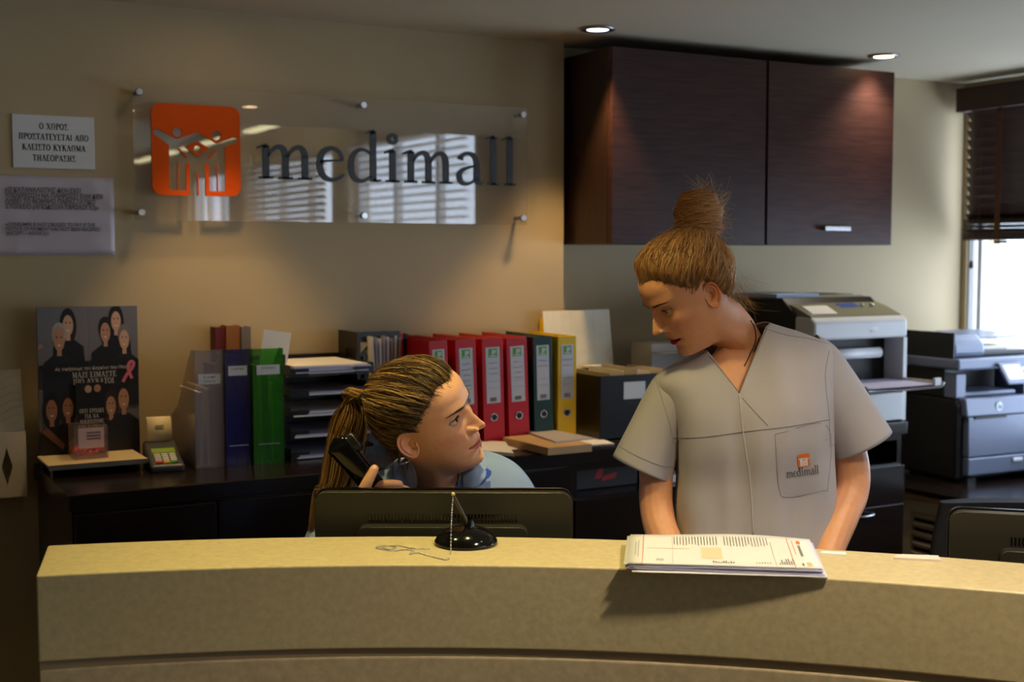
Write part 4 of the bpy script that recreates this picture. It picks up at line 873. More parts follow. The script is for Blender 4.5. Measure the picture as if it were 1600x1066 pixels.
# ================================================================== MONITORS
def monitor(label, c, rotz, w, h, zbase, backz):
    t = thing('monitor', label, 'monitor', (c[0], c[1], .74), rotz, 'monitors on the work surface'); zb = zbase-.74; zt = backz-.74; r = .012
    def rrect(w, z0, z1, r, n=5): return [(sx*(w-r)+r*math.cos(R(a)), (z1-r if sz > 0 else z0+r)+r*math.sin(R(a))) for sx, sz, a0 in ((1, 1, 0), (-1, 1, 90), (-1, -1, 180), (1, -1, 270)) for a in np.linspace(a0, a0+90, n)]
    MB().poly(rrect(w, zb, zt, .02), .022, lambda p: p+Vector((0, .028, 0))).build('rear_shell', M_mon, t, bevel=.004, seg=3)
    MB().poly(rrect(w+.003, zb-.003, zt+.003, .022), .012, lambda p: p+Vector((0, .041, 0))).build('bezel', M_blackg, t, bevel=.002)
    box('screen_face', M_blackg, t, -w+.012, w-.012, .0412, .0418, zb+.02, zt-.012)
    MB().poly(rrect(w*.655, zb+.03, zt-.058, .014), .03, lambda p: p+Vector((0, .0055, 0))).build('rear_hump', M_mon, t, bevel=.005, seg=3)
    for k in range(44):
        x = -w*.57+2*w*.57*k/43; MB().box(x-.0016, x+.0016, .0045, .0066, zt-.054, zt-.040).build('vent_slot', M_blackg, t)
    MB().box(-.035, .035, -.02, .005, .012, zb+.12).build('stand_neck', M_mon, t, bevel=.004)
    MB().lathe([(.001, 0), (.105, 0), (.105, .006), (.09, .012), (.001, .014)], 32, (0, .02, 0), cap=False).build('stand_base', M_blackg, t, smooth=True)
p = atd(692, 768, 2.30); mw = (896-488)/2*2.30/FPX
monitor('dark monitor seen from behind in the middle of the counter', (float(p[0]), float(p[1])), -YAW+R(-.6), mw, .28, float(p[2])-.285, float(p[2])-.003)
p = atd(1485, 796, 2.19); a2 = -YAW-R(16); dx = Vector((math.cos(a2), math.sin(a2), 0))*.235
monitor('dark monitor seen from behind, cut off by the right edge of the picture', (float(p[0])+dx.x, float(p[1])+dx.y), a2, .235, .28, float(p[2])-.285, float(p[2])-.004)

# ================================================================== PEN STAND with ball chain
pc = atZ(728, 850, CT); t = thing('pen_stand', 'black domed pen stand with a ball chain on the counter', 'pen holder', (float(pc[0]), float(pc[1]), CT), -YAW)
MB().lathe([(.001, 0), (.053, 0), (.055, .003), (.054, .007), (.047, .017), (.034, .0255), (.018, .0305), (.001, .032)], 40, cap=False).build('base', M_blackg, t, smooth=True)
tp = atd(708, 774, float(np.array(pc)@cF)-.02); L = Rz(YAW)@(Vector(tp)-Vector(pc)); s0 = Vector((.006, 0, .028))
MB().lathe([(.010, .026), (.009, .036), (.006, .044)], 16, (.006, 0, 0), cap=False).build('socket', M_blackg, t, smooth=True)
MB().tube([s0, s0+(L-s0)*.25, s0+(L-s0)*.9, L], [.0045, .0040, .0034, .0022], 12).build('pen', mat('pen_smoke', (58, 48, 26), .25), t, smooth=True)
MB().sphere(L+Vector((0, 0, .002)), .0035, 10, 8).build('pen_tip', mat('pen_end', (196, 176, 130), .4), t, smooth=True)
ch = [L]
for a, b in ((704, 865), (700, 874)): ch.append(Rz(YAW)@(Vector(atZ(a, b, CT+.0016))-Vector(pc)))
ch.insert(1, L*.55+ch[1]*.45+Vector((-.001, 0, 0)))
lie = [(688, 873), (668, 868), (652, 864), (640, 866), (646, 861), (630, 859), (615, 861), (600, 859), (588, 856), (600, 853), (618, 855), (610, 859), (598, 855), (622, 853), (645, 857), (670, 858)]
ch += [Rz(YAW)@(Vector(atZ(a, b, CT+.0016))-Vector(pc)) for a, b in lie]
P = catmull(ch, 20); mb = MB(); acc = 0; prev = Vector(P[0])
for q_ in P[1:]:
    q_ = Vector(q_); acc += (q_-prev).length; prev = q_
    if acc > .0034: mb.sphere(q_, .0014, 6, 4); acc = 0
mb.tube([Vector(p_) for p_ in P[::3]], .0005, 4); o = mb.build('ball_chain', mat('chain_metal', (200, 198, 196), .3, .9), t, smooth=True); o['kind'] = 'stuff'

# ================================================================== FORMS on the counter
Pq = [atZ(976, 897, CT+.012), atZ(1290, 906, CT+.012)]
bl, br = atZ(988, 853, CT+.0), atZ(1265, 858, CT+.0)
cx_ = (Pq[0]+Pq[1])/2; ax = Pq[1]-Pq[0]; ang = math.atan2(ax[1], ax[0]); wlen = .300; dlen = .175
t = thing('form_stack', 'stack of printed forms lying over the counter edge before the standing person', 'paper stack', (float(cx_[0]), float(cx_[1]), CT), ang)
def sheet_pts(w, d, z, lift, droop=.0, rot=0., ox=0., oy=0., nx=12, ny=8):
    G = []
    for j in range(ny+1):
        v = j/ny; row = []
        for i in range(nx+1):
            u = i/nx; x = -w/2+w*u; y = d*v+.060
            x2 = x*math.cos(rot)-y*math.sin(rot)+ox; y2 = x*math.sin(rot)+y*math.cos(rot)+oy
            row.append((x2, y2, z+lift*v**2*(.6+.4*math.sin(u*3.1))-droop*max(0, (.12-v)/.12)**2+.0012*math.sin(u*7+v*3)*v))
        G.append(row)
    return G
rng = random.Random(3)
for k in range(11):
    rot = rng.uniform(-.02, .02) if k < 10 else 0.0
    MB().grid(sheet_pts(wlen, dlen, .0016+.0012*k, .007+.0004*k, 0, rot, rng.uniform(-.004, .006)+(.008 if k < 2 else 0), rng.uniform(-.004, .003)-(.006 if k < 2 else 0))).build('sheet', (mat('form_paper', (212, 209, 207), .8, var=.02), mat('paper_violet_edge', (186, 178, 218), .8))[1 if k in (2, 4, 5, 7) else 0], t, smooth=True, solid=.0003)
top = sheet_pts(wlen, dlen, .0016+.0012*10, .007+.004, nx=24, ny=16)
def on_sheet(u, v, lift=.0006):      # u left->right, v front->back
    i = min(max(u, 0), 1)*24; j = min(max(v, 0), 1)*16; i0 = min(int(i), 23); j0 = min(int(j), 15); a, b = i-i0, j-j0
    p = [sum(c) for c in zip(*[(w_*top[jj][ii][0], w_*top[jj][ii][1], w_*top[jj][ii][2]) for ii, jj, w_ in ((i0, j0, (1-a)*(1-b)), (i0+1, j0, a*(1-b)), (i0, j0+1, (1-a)*b), (i0+1, j0+1, a*b))])]
    return (p[0], p[1], p[2]+lift)
mb = MB()
def rect(u0, u1, v0, v1, c, n=4):
    mb.cc = c
    for k in range(n):
        a, b = v0+(v1-v0)*k/n, v0+(v1-v0)*(k+1)/n; mb.add([on_sheet(u0, a), on_sheet(u1, a), on_sheet(u1, b), on_sheet(u0, b)], [(0, 1, 2, 3)])
red = (206, 120, 96); gy = (84, 80, 82)
rect(.085, .089, .0, 1, red); rect(.875, .879, .0, .98, red); rect(.245, .247, .02, .95, (170, 160, 158)); rect(.78, .782, .05, .8, gy)
rect(.40, .51, .25, .62, (216, 192, 160), 3); rect(.11, .34, .55, .575, (216, 198, 180), 1)
for k in range(15): rect(.255+.0165*k, .259+.0165*k, .93-.22-.05*rng.random(), .93, gy, 2)
for k in range(15): rect(.53+.0165*k, .534+.0165*k, .93-.20-.08*rng.random(), .93, gy, 2)
for k in range(9): rect(.455+.013*k, .463+.013*k, .10, .10+.03+.05*rng.random(), (104, 96, 98), 1)
for k in range(6): rect(.68+.014*k, .686+.014*k, .12, .15+.02*rng.random(), (104, 96, 98), 1)
for k in range(7): rect(.80+.012*k, .806+.012*k, .1, .1+.16*rng.random()+.05, gy, 2)
for k in range(4): rect(.16+.01*k, .166+.01*k, .12, .2, (160, 150, 156), 1)
rect(.045, .05, .3, .75, (150, 146, 150)); rect(.06, .064, .25, .8, (150, 146, 150))
rect(.925, .945, .80, .90, (226, 104, 30), 1)                           # small orange emblem
for k in range(8): rect(.925, .94, .40+.045*k, .43+.045*k, (96, 92, 96), 1)   # the name beside it, read sideways
rect(.90, .905, .45, .9, (205, 150, 140)); rect(.94, .965, .06, .2, (244, 170, 120), 1); rect(.915, .925, .08, .16, gy, 1)
mb.build('form_print', M_printm, t)
flat('paper_slip', 'small crumpled paper slip at the rear edge of the counter', 'paper', [(1396, 871), (1470, 875), (1466, 868), (1404, 866)], CT, .004, mat('slip_pink', (222, 206, 196), .7))
flat('paper_strip', 'narrow paper strip at the rear counter edge beside the forearm', 'paper', [(1282, 864), (1322, 867), (1322, 863), (1284, 861)], CT, .003, M_white)

# ================================================================== OFFICE CHAIRS
M_chair = mat('chair_fabric', (24, 22, 24), .75, var=.15, vscale=60, bump=.2, bscale=500)
def office_chair(label, loc, rotz, sh=.48, bt=1.0):
    t = thing('office_chair', label, 'office chair', loc, rotz, 'office chairs behind the counter')
    def cushion(name, w, d, z0, z1, y0, curve):
        G = []; n = 20
        for j in range(9):
            v = j/8; row = []
            for k in range(n):
                a = 2*PI*k/n; ca, sa = math.cos(a), math.sin(a); sx = abs(ca)**.6*(1 if ca > 0 else -1); sy = abs(sa)**.6*(1 if sa > 0 else -1)
                sc_ = (1-abs(2*v-1)**5)**.3 if 0 < v < 1 else .02; row.append((sx*w*sc_, y0+sy*d*sc_, z0+(z1-z0)*v))
            G.append(row)
        return MB().grid(G, True).build(name, M_chair, t, smooth=True)
    cushion('seat', .24, .23, sh-.07, sh, 0, 0)
    bk = MB(); G = []
    for j in range(13):
        v = j/12; z = sh+.10+(bt-sh-.10)*v; wd = .22*(1-.25*max(0, v-.5)**2*4*.6); row = []
        for a in np.linspace(0, 2*PI, 21)[:-1]:
            x = wd*math.copysign(abs(math.cos(a))**.7, math.cos(a)); row.append((x, -.24+.05*(1-(x/.22)**2)*-1+.03*math.copysign(abs(math.sin(a))**.7, math.sin(a))-.05*v, z))
        G.append(row)
    bk.grid(G, True); bk.add([p for p in G[-1]], [tuple(range(20))]); bk.add([p for p in G[0]], [tuple(range(20))[::-1]])
    bk.build('backrest', M_chair, t, smooth=True)
    MB().tube([(0, -.1, sh-.06), (0, -.26, sh-.04), (0, -.29, sh+.2)], [(.03, .01)]*3, 8).build('back_bracket', M_black, t)
    MB().tube([(0, 0, .1), (0, 0, sh-.07)], .025, 14).build('gas_column', M_black, t)
    for k in range(5):
        a = 2*PI*k/5; e = (math.cos(a)*.28, math.sin(a)*.28, .07); MB().tube([(0, 0, .11), e], [.025, .015], 8).build('base_arm', M_black, t); MB().sphere((e[0], e[1], .03), .03, 10, 8).build('caster', M_black, t, smooth=True)
    return t
c = atd(1668, 860, 2.66); office_chair('black office chair behind the right hand monitor', (float(c[0]), float(c[1]), 0), -YAW+R(176), .44, .965)

# ================================================================== PEOPLE
# figures are laid out in (r, d, z): right of, ahead of and above the floor point below the lens, then parented to an Empty at the feet
def cpt(px, py, d):
    w = atd(px, py, d); return np.array([float(w@cR), d, float(w[2])])
def euler(y, p, r):
    return np.array(Matrix.Rotation(y, 3, 'Z')@Matrix.Rotation(p, 3, 'X')@Matrix.Rotation(r, 3, 'Y'))
def pchip(tab):
    T = np.array(tab, float); T = T[np.argsort(T[:, 0])]; X, Y = T[:, 0], T[:, 1]; h = np.diff(X); dl = np.diff(Y)/h; m = np.zeros_like(Y)
    m[0], m[-1] = dl[0], dl[-1]
    for i in range(1, len(X)-1): m[i] = 0 if dl[i-1]*dl[i] <= 0 else (h[i]+h[i-1])*3/((2*h[i]+h[i-1])/dl[i-1]+(h[i]+2*h[i-1])/dl[i])
    def f(x):
        x = np.clip(x, X[0], X[-1]); k = np.clip(np.searchsorted(X, x)-1, 0, len(h)-1); t = (x-X[k])/h[k]
        return (2*t**3-3*t**2+1)*Y[k]+(t**3-2*t**2+t)*h[k]*m[k]+(-2*t**3+3*t**2)*Y[k+1]+(t**3-t**2)*h[k]*m[k+1]
    return f
Tw = pchip([(.06, .0685), (.045, .0695), (.028, .0695), (.015, .069), (0, .068), (-.012, .0665), (-.025, .0640), (-.042, .0600), (-.06, .0545), (-.07, .051), (-.085, .0435), (-.095, .036), (-.1, .031), (-.106, .018), (-.115, .004), (-.3, .003)])
Tf = pchip([(.06, .0905), (.045, .0925), (.03, .0885), (.015, .087), (0, .088), (-.012, .0895), (-.025, .0905), (-.042, .0905), (-.05, .090), (-.06, .0885), (-.07, .0865), (-.085, .0875), (-.095, .0835), (-.1, .077), (-.104, .066), (-.108, .046), (-.114, .006), (-.3, .004)])
Tb = pchip([(.06, .094), (.045, .097), (.028, .098), (.015, .096), (0, .090), (-.025, .076), (-.042, .066), (-.06, .055), (-.08, .03), (-.1, .01), (-.3, .003)])
Nw = pchip([(.1, .02), (-.02, .03), (-.05, .0495), (-.1, .0495), (-.14, .0515), (-.165, .058), (-.185, .070), (-.205, .088), (-.225, .098), (-.26, .10), (-.3, .10)])
Nf = pchip([(.1, .01), (-.05, .02), (-.085, .030), (-.1, .033), (-.12, .032), (-.15, .033), (-.175, .040), (-.2, .052), (-.225, .060), (-.26, .066), (-.3, .066)])
Nb = pchip([(.1, .02), (-.02, .045), (-.05, .0585), (-.1, .058), (-.14, .062), (-.17, .066), (-.2, .06), (-.26, .05), (-.3, .05)])
EX, EZ, ER = .0310, .021, .0126
def head_base(al, z):
    c = np.clip((z-.06)/.0585, 0, 1); fac = np.sqrt(np.maximum(0, 1-c**2.3)); zz = np.minimum(z, .06)
    ca, sa = np.cos(al), np.sin(al); f, b, w = Tf(zz)*fac, Tb(zz)*fac, Tw(zz)*fac
    n = 2.25; fb = np.where(ca > 0, f, b)+1e-9
    r = ((np.abs(sa)/(w+1e-9))**n+(np.abs(ca)/fb)**n)**(-1/n)
    nfb = np.where(ca > 0, Nf(z), Nb(z)); n2 = 2.3; r2 = ((np.abs(sa)/Nw(z))**n2+(np.abs(ca)/nfb)**n2)**(-1/n2)
    k = 14; rr = np.where(z < .02, (r**k+r2**k)**(1/k), r)
    return rr*sa, rr*ca-.012*c**2
def G2(x, z, cx, cz, sx, sz): return np.exp(-((x-cx)/sx)**2-((z-cz)/sz)**2)
Hn = pchip([(.040, 0), (.031, .0015), (.024, .006), (.012, .0125), (.0, .0195), (-.006, .0228), (-.0110, .0258), (-.0150, .0255), (-.0190, .0215), (-.0222, .0125), (-.0255, .0035), (-.030, 0)])
Sn = pchip([(.04, .008), (.024, .0062), (.012, .0075), (0, .0085), (-.012, .0112), (-.02, .0105), (-.03, .008)])
def face_disp(x, z, P):
    ax = np.abs(x); d = np.zeros_like(x)
    d += P.get('nose', 1.)*Hn(z)*np.exp(-(ax/Sn(z))**2.2)
    d += .0130*G2(ax, z, .0148, -.0158, .0048, .0060)-.0045*G2(ax, z, .0222, -.0160, .0036, .0085)-.0040*G2(ax, z, .0125, -.0050, .0050, .0035)                       # wings of the nose
    d -= .0045*G2(ax, z, .0085, -.0235, .0040, .0030)                       # nostrils
    d -= .0085*G2(ax, z, EX-.001, EZ+.001, .0165, .0115)+.0045*G2(ax, z, .0155, EZ+.002, .006, .010)   # sockets
    d += .0030*G2(ax, z, .030, .040, .020, .007)                            # brow ridge
    d += .0042*G2(ax, z, .047, -.004, .016, .014)                           # cheekbone
    d -= .0030*G2(ax, z, .040, -.045, .014, .018)
    d += .0045*G2(ax, z, 0, -.0445, .018, .0048)+.0055*G2(ax, z, 0, -.0572, .0165, .0052)  # lips
    op = P.get('open', 1.)
    d -= .0062*op*np.exp(-((z+.0505+P.get('mdrop', 0)*(1-(ax/.025)**2))/(.0013+.0009*op))**2)*smooth((.0265-ax)/.005)
    d -= .0028*G2(ax, z, .0265, -.051, .005, .006)
    d -= .0030*G2(ax, z, 0, -.0695, .018, .0055)+.0010*G2(ax, z, 0, -.033, .004, .008)
    d += .0045*G2(ax, z, 0, -.088, .017, .012)                              # chin
    return d
def head_mesh(P):
    zs = np.concatenate([np.linspace(-.30, -.115, 46)[:-1], np.linspace(-.115, .062, 190)[:-1], .06+.0585*np.sin(np.linspace(.03, 1, 34)*PI/2)])
    u = np.linspace(-1, 1, 289)[:-1]; al = PI*(.34*u+.66*u**3)
    A, Z = np.meshgrid(al, zs); X, Y = head_base(A, Z)
    m = smooth((Y-.028)/.028)*smooth((Z+.112)/.012); Y = Y+m*face_disp(X, Z, P)
    # lids wrap the eyeball, the almond between them opens onto it
    ax = np.abs(X); dx = ax-EX; dz = Z-EZ; rr2 = ER**2-dx**2-dz**2; yb = P['eyey']+np.sqrt(np.maximum(rr2, 0)); inb = (rr2 > 0) & (Y > .03)
    up, lo = P['lid']; cant = .08*dx; arch = np.clip(1-(dx/.0150)**2, 0, 1); zu = up*arch**.8+cant; zl = -lo*arch**.9+cant
    lid = yb+.0013; k = .0012; sm = np.where(inb, np.log(np.exp(np.clip((Y-.08)/k, -60, 60))+np.exp(np.clip((lid-.08)/k, -60, 60)))*k+.08, Y); Y = np.where(inb, sm, Y)
    inside = smooth((zu-dz)/.0008+.5)*smooth((dz-zl)/.0008+.5)*(np.abs(dx) < .0150)*(Y > .03); Y = Y-inside*.0055
    crease = np.exp(-((dz-zu-.0045)/.0012)**2)*(np.abs(dx) < .017)*arch; Y = Y-.0011*crease*(Y > .03)
    # skin colour, with the darkness inside nostrils and lip gap painted in
    base = np.array(lin(P['skin'])[:3]); C = np.ones(X.shape+(3,))*base
    def blend(mask, col): C[:] = C*(1-mask[..., None])+np.array(lin(col)[:3])*mask[..., None]
    front = (Y > .03)
    blend(.34*G2(ax, Z, .046, -.014, .022, .018)*front, P['blush']); blend(.25*G2(ax, Z, 0, -.013, .012, .009)*front, P['blush'])
    blend(.35*G2(ax, Z, EX, EZ-.004, .018, .013)*front, P['eye_tone'])  # darker tone round the eyes
    zu_ = -.0505+.0092*np.clip(1-(ax/.0255)**1.7, 0, 1)-.0014*np.exp(-(ax/.004)**2); zl_ = -.0505-.0105*np.clip(1-(ax/.0245)**2, 0, 1)
    blend(smooth((zu_-Z)/.0014+.5)*smooth((Z-zl_)/.0014+.5)*(ax < .0255)*front, P['lip'])
    op = P.get('open', 1.); blend(.85*np.exp(-((Z+.0505+P.get('mdrop', 0)*(1-(ax/.025)**2))/(.0008+.0007*op))**2)*(ax < .0245)*front, (52, 16, 16))
    blend(.95*smooth(1.4-np.hypot((ax-.0105)/.0050, (Z+.0218)/.0027))*front, (60, 26, 18))
    bz_ = P['browz']+.0075*np.sin(np.clip((ax-.010)/.036, 0, 1)*PI*.72)-.002; bt = P.get('bthick', .0028)*np.clip((.050-ax)/.022, .22, 1)
    blend(.6*np.exp(-((Z-bz_)/bt)**2)*smooth((ax-.010)/.004)*smooth((.047-ax)/.008)*front, P['brow'])
    blend(.8*np.exp(-((dz-zu)/.0011)**2)*(np.abs(dx) < .0155)*front, (30, 18, 14)); blend(.4*np.exp(-((dz-zl)/.0009)**2)*(np.abs(dx) < .015)*front, (70, 40, 32))
    n, mc = X.shape; V = np.stack([X, Y, Z], -1).reshape(-1, 3); Cc = C.reshape(-1, 3)
    i = np.arange(n-1)[:, None]*mc; j = np.arange(mc)[None]; j2 = (j+1) % mc
    F = np.stack([i+j2, i+j, i+mc+j, i+mc+j2], -1).reshape(-1, 4).tolist()
    V = np.vstack([V, [[0, -.012, .1187]], [[0, 0, -.30]]]); Cc = np.vstack([Cc, [base, base]]); t_ = len(V)-2; q_ = (n-1)*mc
    F += [(q_+(k+1) % mc, q_+k, t_) for k in range(mc)]+[(k, (k+1) % mc, len(V)-1) for k in range(mc)]
    for s in (-1, 1):
        ev, ef = ear(s); F += [tuple(a+len(V) for a in f) for f in ef]; V = np.vstack([V, ev])
        ce = np.ones((len(ev), 3))*np.array(lin(P['skin'])[:3])*.5+np.array(lin(P['ear'])[:3])*.5; Cc = np.vstack([Cc, ce])
    return V, F, Cc
def ear(s):
    nr, nf = 26, 40; vs = []; fs = []
    for i in range(nr+1):
        ro = i/nr
        for k in range(nf):
            ph = 2*PI*k/nf; cu, sv = math.cos(ph), math.sin(ph)      # u forward, v up
            Rr = .0165*(1+.10*sv) if 1 else 0; a, b = .0162*(1+.14*sv), .0300
            q_ = min(ro/.86, 1.0); u_ = a*cu*q_; v_ = b*sv*q_
            rim = max(0., .35+.65*min(1, (sv+.75)/.5))*(1-.75*max(0, cu-.35)/.65)
            h = .0060*rim*math.exp(-((q_-.90)/.085)**2)+.0042*math.exp(-((q_-.60)/.12)**2)*(.5+.5*(-cu))*(1 if sv > -.8 else .3)
            h -= .0100*math.exp(-(((u_-.0025)/.0068)**2+((v_+.003)/.0085)**2))
            h += .0050*math.exp(-(((u_-.0118)/.0035)**2+((v_+.004)/.005)**2))+.0022*math.exp(-(((u_)/.007)**2+((v_+.023)/.006)**2))
            h += .0012*math.sin(q_*9)*rim*.3
            if ro > .86: t = (ro-.86)/.14; h = h*(1-t)-.010*t; u_ *= 1-.30*t+.05*math.sin(t*PI); v_ *= 1-.26*t+.03*math.sin(t*PI)
            h += -.42*u_+.002
            ct_, st_ = math.cos(R(-12)), math.sin(R(-12)); y_, z_ = u_*ct_-v_*st_*-1*-1, u_*st_+v_*ct_
            y_ = u_*math.cos(R(12))-v_*math.sin(R(12)); z_ = u_*math.sin(R(12))+v_*math.cos(R(12))
            vs.append((s*(.0705+h), -.012+y_, .000+z_))
    for i in range(nr):
        for k in range(nf):
            q4 = (i*nf+k, i*nf+(k+1) % nf, (i+1)*nf+(k+1) % nf, (i+1)*nf+k); fs.append(q4 if s > 0 else q4[::-1])
    return np.array(vs), fs
PIV = np.array([0, -.015, -.035])
class Pose:
    def __init__(s, org, Rh, Rt, sc, base=None):
        s.o, s.Rh, s.Rt, s.s = np.array(org), Rh, Rt, sc; s.P = s.o+sc*(Rh@PIV)
        q = Matrix(Rt.T@Rh).to_quaternion(); s.ax, s.an = np.array(q.axis), q.angle
        if s.an > PI: s.an -= 2*PI
        s.sh = np.zeros(3)
        if base is not None: s.sh = np.array(base)-s.apply(np.array([[0, -.012, -.17]]))[0]
    def apply(s, V):
        t = V[:, 2]+.55*V[:, 1]; w = smooth((t+.158)/.098); q = V-PIV; a = (s.an*w)[:, None]; k = s.ax[None]
        r = q*np.cos(a)+np.cross(np.broadcast_to(k, q.shape), q)*np.sin(a)+k*(q@s.ax)[:, None]*(1-np.cos(a))
        return s.P+s.s*(r@s.Rt.T)+s.sh*(1-w)[:, None]
    def rigid(s, V): return s.o+s.s*(np.atleast_2d(V)@s.Rh.T)
    def inv(s, p): return (s.Rh.T@(np.array(p)-s.o))/s.s
def np_obj(name, V, F, material, parent, off, C=None, smooth_=True, solid=0.):
    me = bpy.data.meshes.new(name); me.from_pydata((np.asarray(V)-off).tolist(), [], F); me.update()
    if C is not None:
        at = me.color_attributes.new('Col', 'FLOAT_COLOR', 'POINT'); at.data.foreach_set('color', np.hstack([np.clip(C, 0, 1), np.ones((len(C), 1))]).astype(np.float32).ravel())
    me.materials.append(material)
    if smooth_: me.polygons.foreach_set('use_smooth', [True]*len(me.polygons))
    o = bpy.data.objects.new(name, me); COL.objects.link(o); o.parent = parent
    if solid: md = o.modifiers.new('solid', 'SOLIDIFY'); md.thickness = solid; md.offset = -1
    return o
def blobs(chains, voxel=.0028, it=4):
    """limbs and hands as overlapping tapered tubes, fused into one skin by a voxel remesh"""
    mb = MB()
    for pts, rad in chains:
        pts = [Vector(p) for p in pts]; N = 5; Q = []; Rr = []
        cm = catmull([tuple(p) for p in pts], N) if len(pts) > 2 else [np.array(p) for p in pts]
        for i, p in enumerate(cm):
            t = i/(N if len(pts) > 2 else 1); k = min(int(t), len(rad)-2); Q.append(Vector(p)); Rr.append(rad[k]+(rad[k+1]-rad[k])*(t-k))
        d0 = (Q[0]-Q[1]).normalized(); d1 = (Q[-1]-Q[-2]).normalized()
        pre = [Q[0]+d0*Rr[0]*c for c in (.97, .8, .45)]; post = [Q[-1]+d1*Rr[-1]*c for c in (.45, .8, .97)]
        mb.tube(pre+Q+post, [Rr[0]*.2, Rr[0]*.6, Rr[0]*.9]+Rr+[Rr[-1]*.9, Rr[-1]*.6, Rr[-1]*.2], 14)
    me = bpy.data.meshes.new('b'); me.from_pydata(mb.v, [], mb.f); o = bpy.data.objects.new('b', me); COL.objects.link(o)
    m = o.modifiers.new('r', 'REMESH'); m.mode = 'VOXEL'; m.voxel_size = voxel
    s = o.modifiers.new('s', 'SMOOTH'); s.factor = .5; s.iterations = it
    dg = bpy.context.evaluated_depsgraph_get(); e = bpy.data.meshes.new_from_object(o.evaluated_get(dg))
    V = np.empty(len(e.vertices)*3); e.vertices.foreach_get('co', V); F = [tuple(p.vertices) for p in e.polygons]
    bpy.data.objects.remove(o); bpy.data.meshes.remove(me); bpy.data.meshes.remove(e)
    return V.reshape(-1, 3), F
def hand(wr, fwd, up, side, curl=.5, spread=.1, L=.92):
    """five separate fingers from a palm; fwd = towards the finger tips, up = back of the hand, side=+1 thumb towards fwd x up"""
    f = Vector(fwd).normalized(); u = Vector(up); u = (u-f*f.dot(u)).normalized(); s = f.cross(u)*side; wr = Vector(wr); out = []
    for k, (ln, off) in enumerate(((.068, .030), (.076, .010), (.071, -.010), (.056, -.028))):
        kn = wr+f*(.088-.006*abs(k-1))*L+s*off*L+u*.004
        out.append(([wr+s*off*.5, (wr+kn)/2+s*off*.15, kn], [.017, .0145, .0105]))
        d = (f+s*spread*(1.5-k)*.5).normalized(); p = kn; seg = [p]; ang = 0
        for j, fr in enumerate((.46, .30, .24)):
            ang += curl*(.55, .8, .6)[j]; q = Matrix.Rotation(-ang, 3, (f.cross(u)))@d
            p = p+q*ln*fr*L; seg.append(p)
        out.append((seg, [.0095, .0085, .0078, .0068]))
    out.append(([wr+s*.015+f*.012, wr+s*.030+f*.038-u*.008, wr+s*.044+f*.066-u*.016, wr+s*.050+f*.092-u*.022], [.015, .0125, .0100, .0078]))
    return out
def strand_mesh(strands, rad, name, material, parent, off, cols, n=3, root=0.):
    """strands: list of (k,3) arrays; thin three-sided tubes tapering to both ends"""
    VV = []; FF = []; CC = []; b = 0
    for si, S in enumerate(strands):
        k = len(S); T = np.gradient(S, axis=0); T /= np.linalg.norm(T, axis=1)[:, None]+1e-12
        ref = np.array([.3, .5, .8]); A = np.cross(T, ref); A /= np.linalg.norm(A, axis=1)[:, None]+1e-12; B = np.cross(T, A)
        r = rad[si] if hasattr(rad, '__len__') else rad; t = np.linspace(0, 1, k); rr = r*(.35+.65*np.minimum(1, np.minimum(t*5, (1-t)*5)))
        ring = [S+rr[:, None]*(A*math.cos(2*PI*j/n)+B*math.sin(2*PI*j/n)) for j in range(n)]
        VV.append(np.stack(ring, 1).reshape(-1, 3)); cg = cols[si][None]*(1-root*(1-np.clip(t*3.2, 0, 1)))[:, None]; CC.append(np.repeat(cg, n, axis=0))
        for i in range(k-1):
            for j in range(n): FF.append((b+i*n+j, b+i*n+(j+1) % n, b+(i+1)*n+(j+1) % n, b+(i+1)*n+j))
        b += k*n
    return np_obj(name, np.vstack(VV), FF, material, parent, off, np.vstack(CC))
ZH = pchip([(0, .082), (R(22), .084), (R(40), .076), (R(55), .060), (R(68), .042), (R(76), .028), (R(84), .030), (R(92), .040), (R(103), .024), (R(115), -.008), (R(135), -.040), (R(180), -.058)])
def hair_cap(P, thick, lift=None):
    zs = np.concatenate([np.linspace(-.075, .06, 90)[:-1], .06+.0585*np.sin(np.linspace(0, 1, 40)*PI/2)]); al = np.linspace(-PI, PI, 181)[:-1]
    A, Z = np.meshgrid(al, zs); X, Y = head_base(A, Z); e = smooth((Z-ZH(np.abs(A))-.004)/.026)
    t = -.002+(thick+.002)*e
    if lift is not None: t = t+lift(A, Z)*e
    rr = np.hypot(X, Y); nz = np.clip((Z-.03)/.09, 0, 1); c = 1-.0*nz
    fac = 1+t/np.maximum(rr, .02)*np.sqrt(1-np.minimum(nz, .999)**2); X2, Y2 = X*fac, Y*fac; Z2 = Z+t*nz
    n, mc = X.shape; V = np.stack([X2, Y2, Z2], -1).reshape(-1, 3); i = np.arange(n-1)[:, None]*mc; j = np.arange(mc)[None]; j2 = (j+1) % mc
    F = np.stack([i+j2, i+j, i+mc+j, i+mc+j2], -1).reshape(-1, 4).tolist(); V = np.vstack([V, [[0, -.012, .1185+thick]]]); q_ = (n-1)*mc; F += [(q_+(k+1) % mc, q_+k, len(V)-1) for k in range(mc)]
    keep = e.reshape(-1) > .0
    F = [f for f in F if any(v >= len(keep) or keep[v] for v in f)]
    return V, F
CEN = np.array([0, -.005, .02])
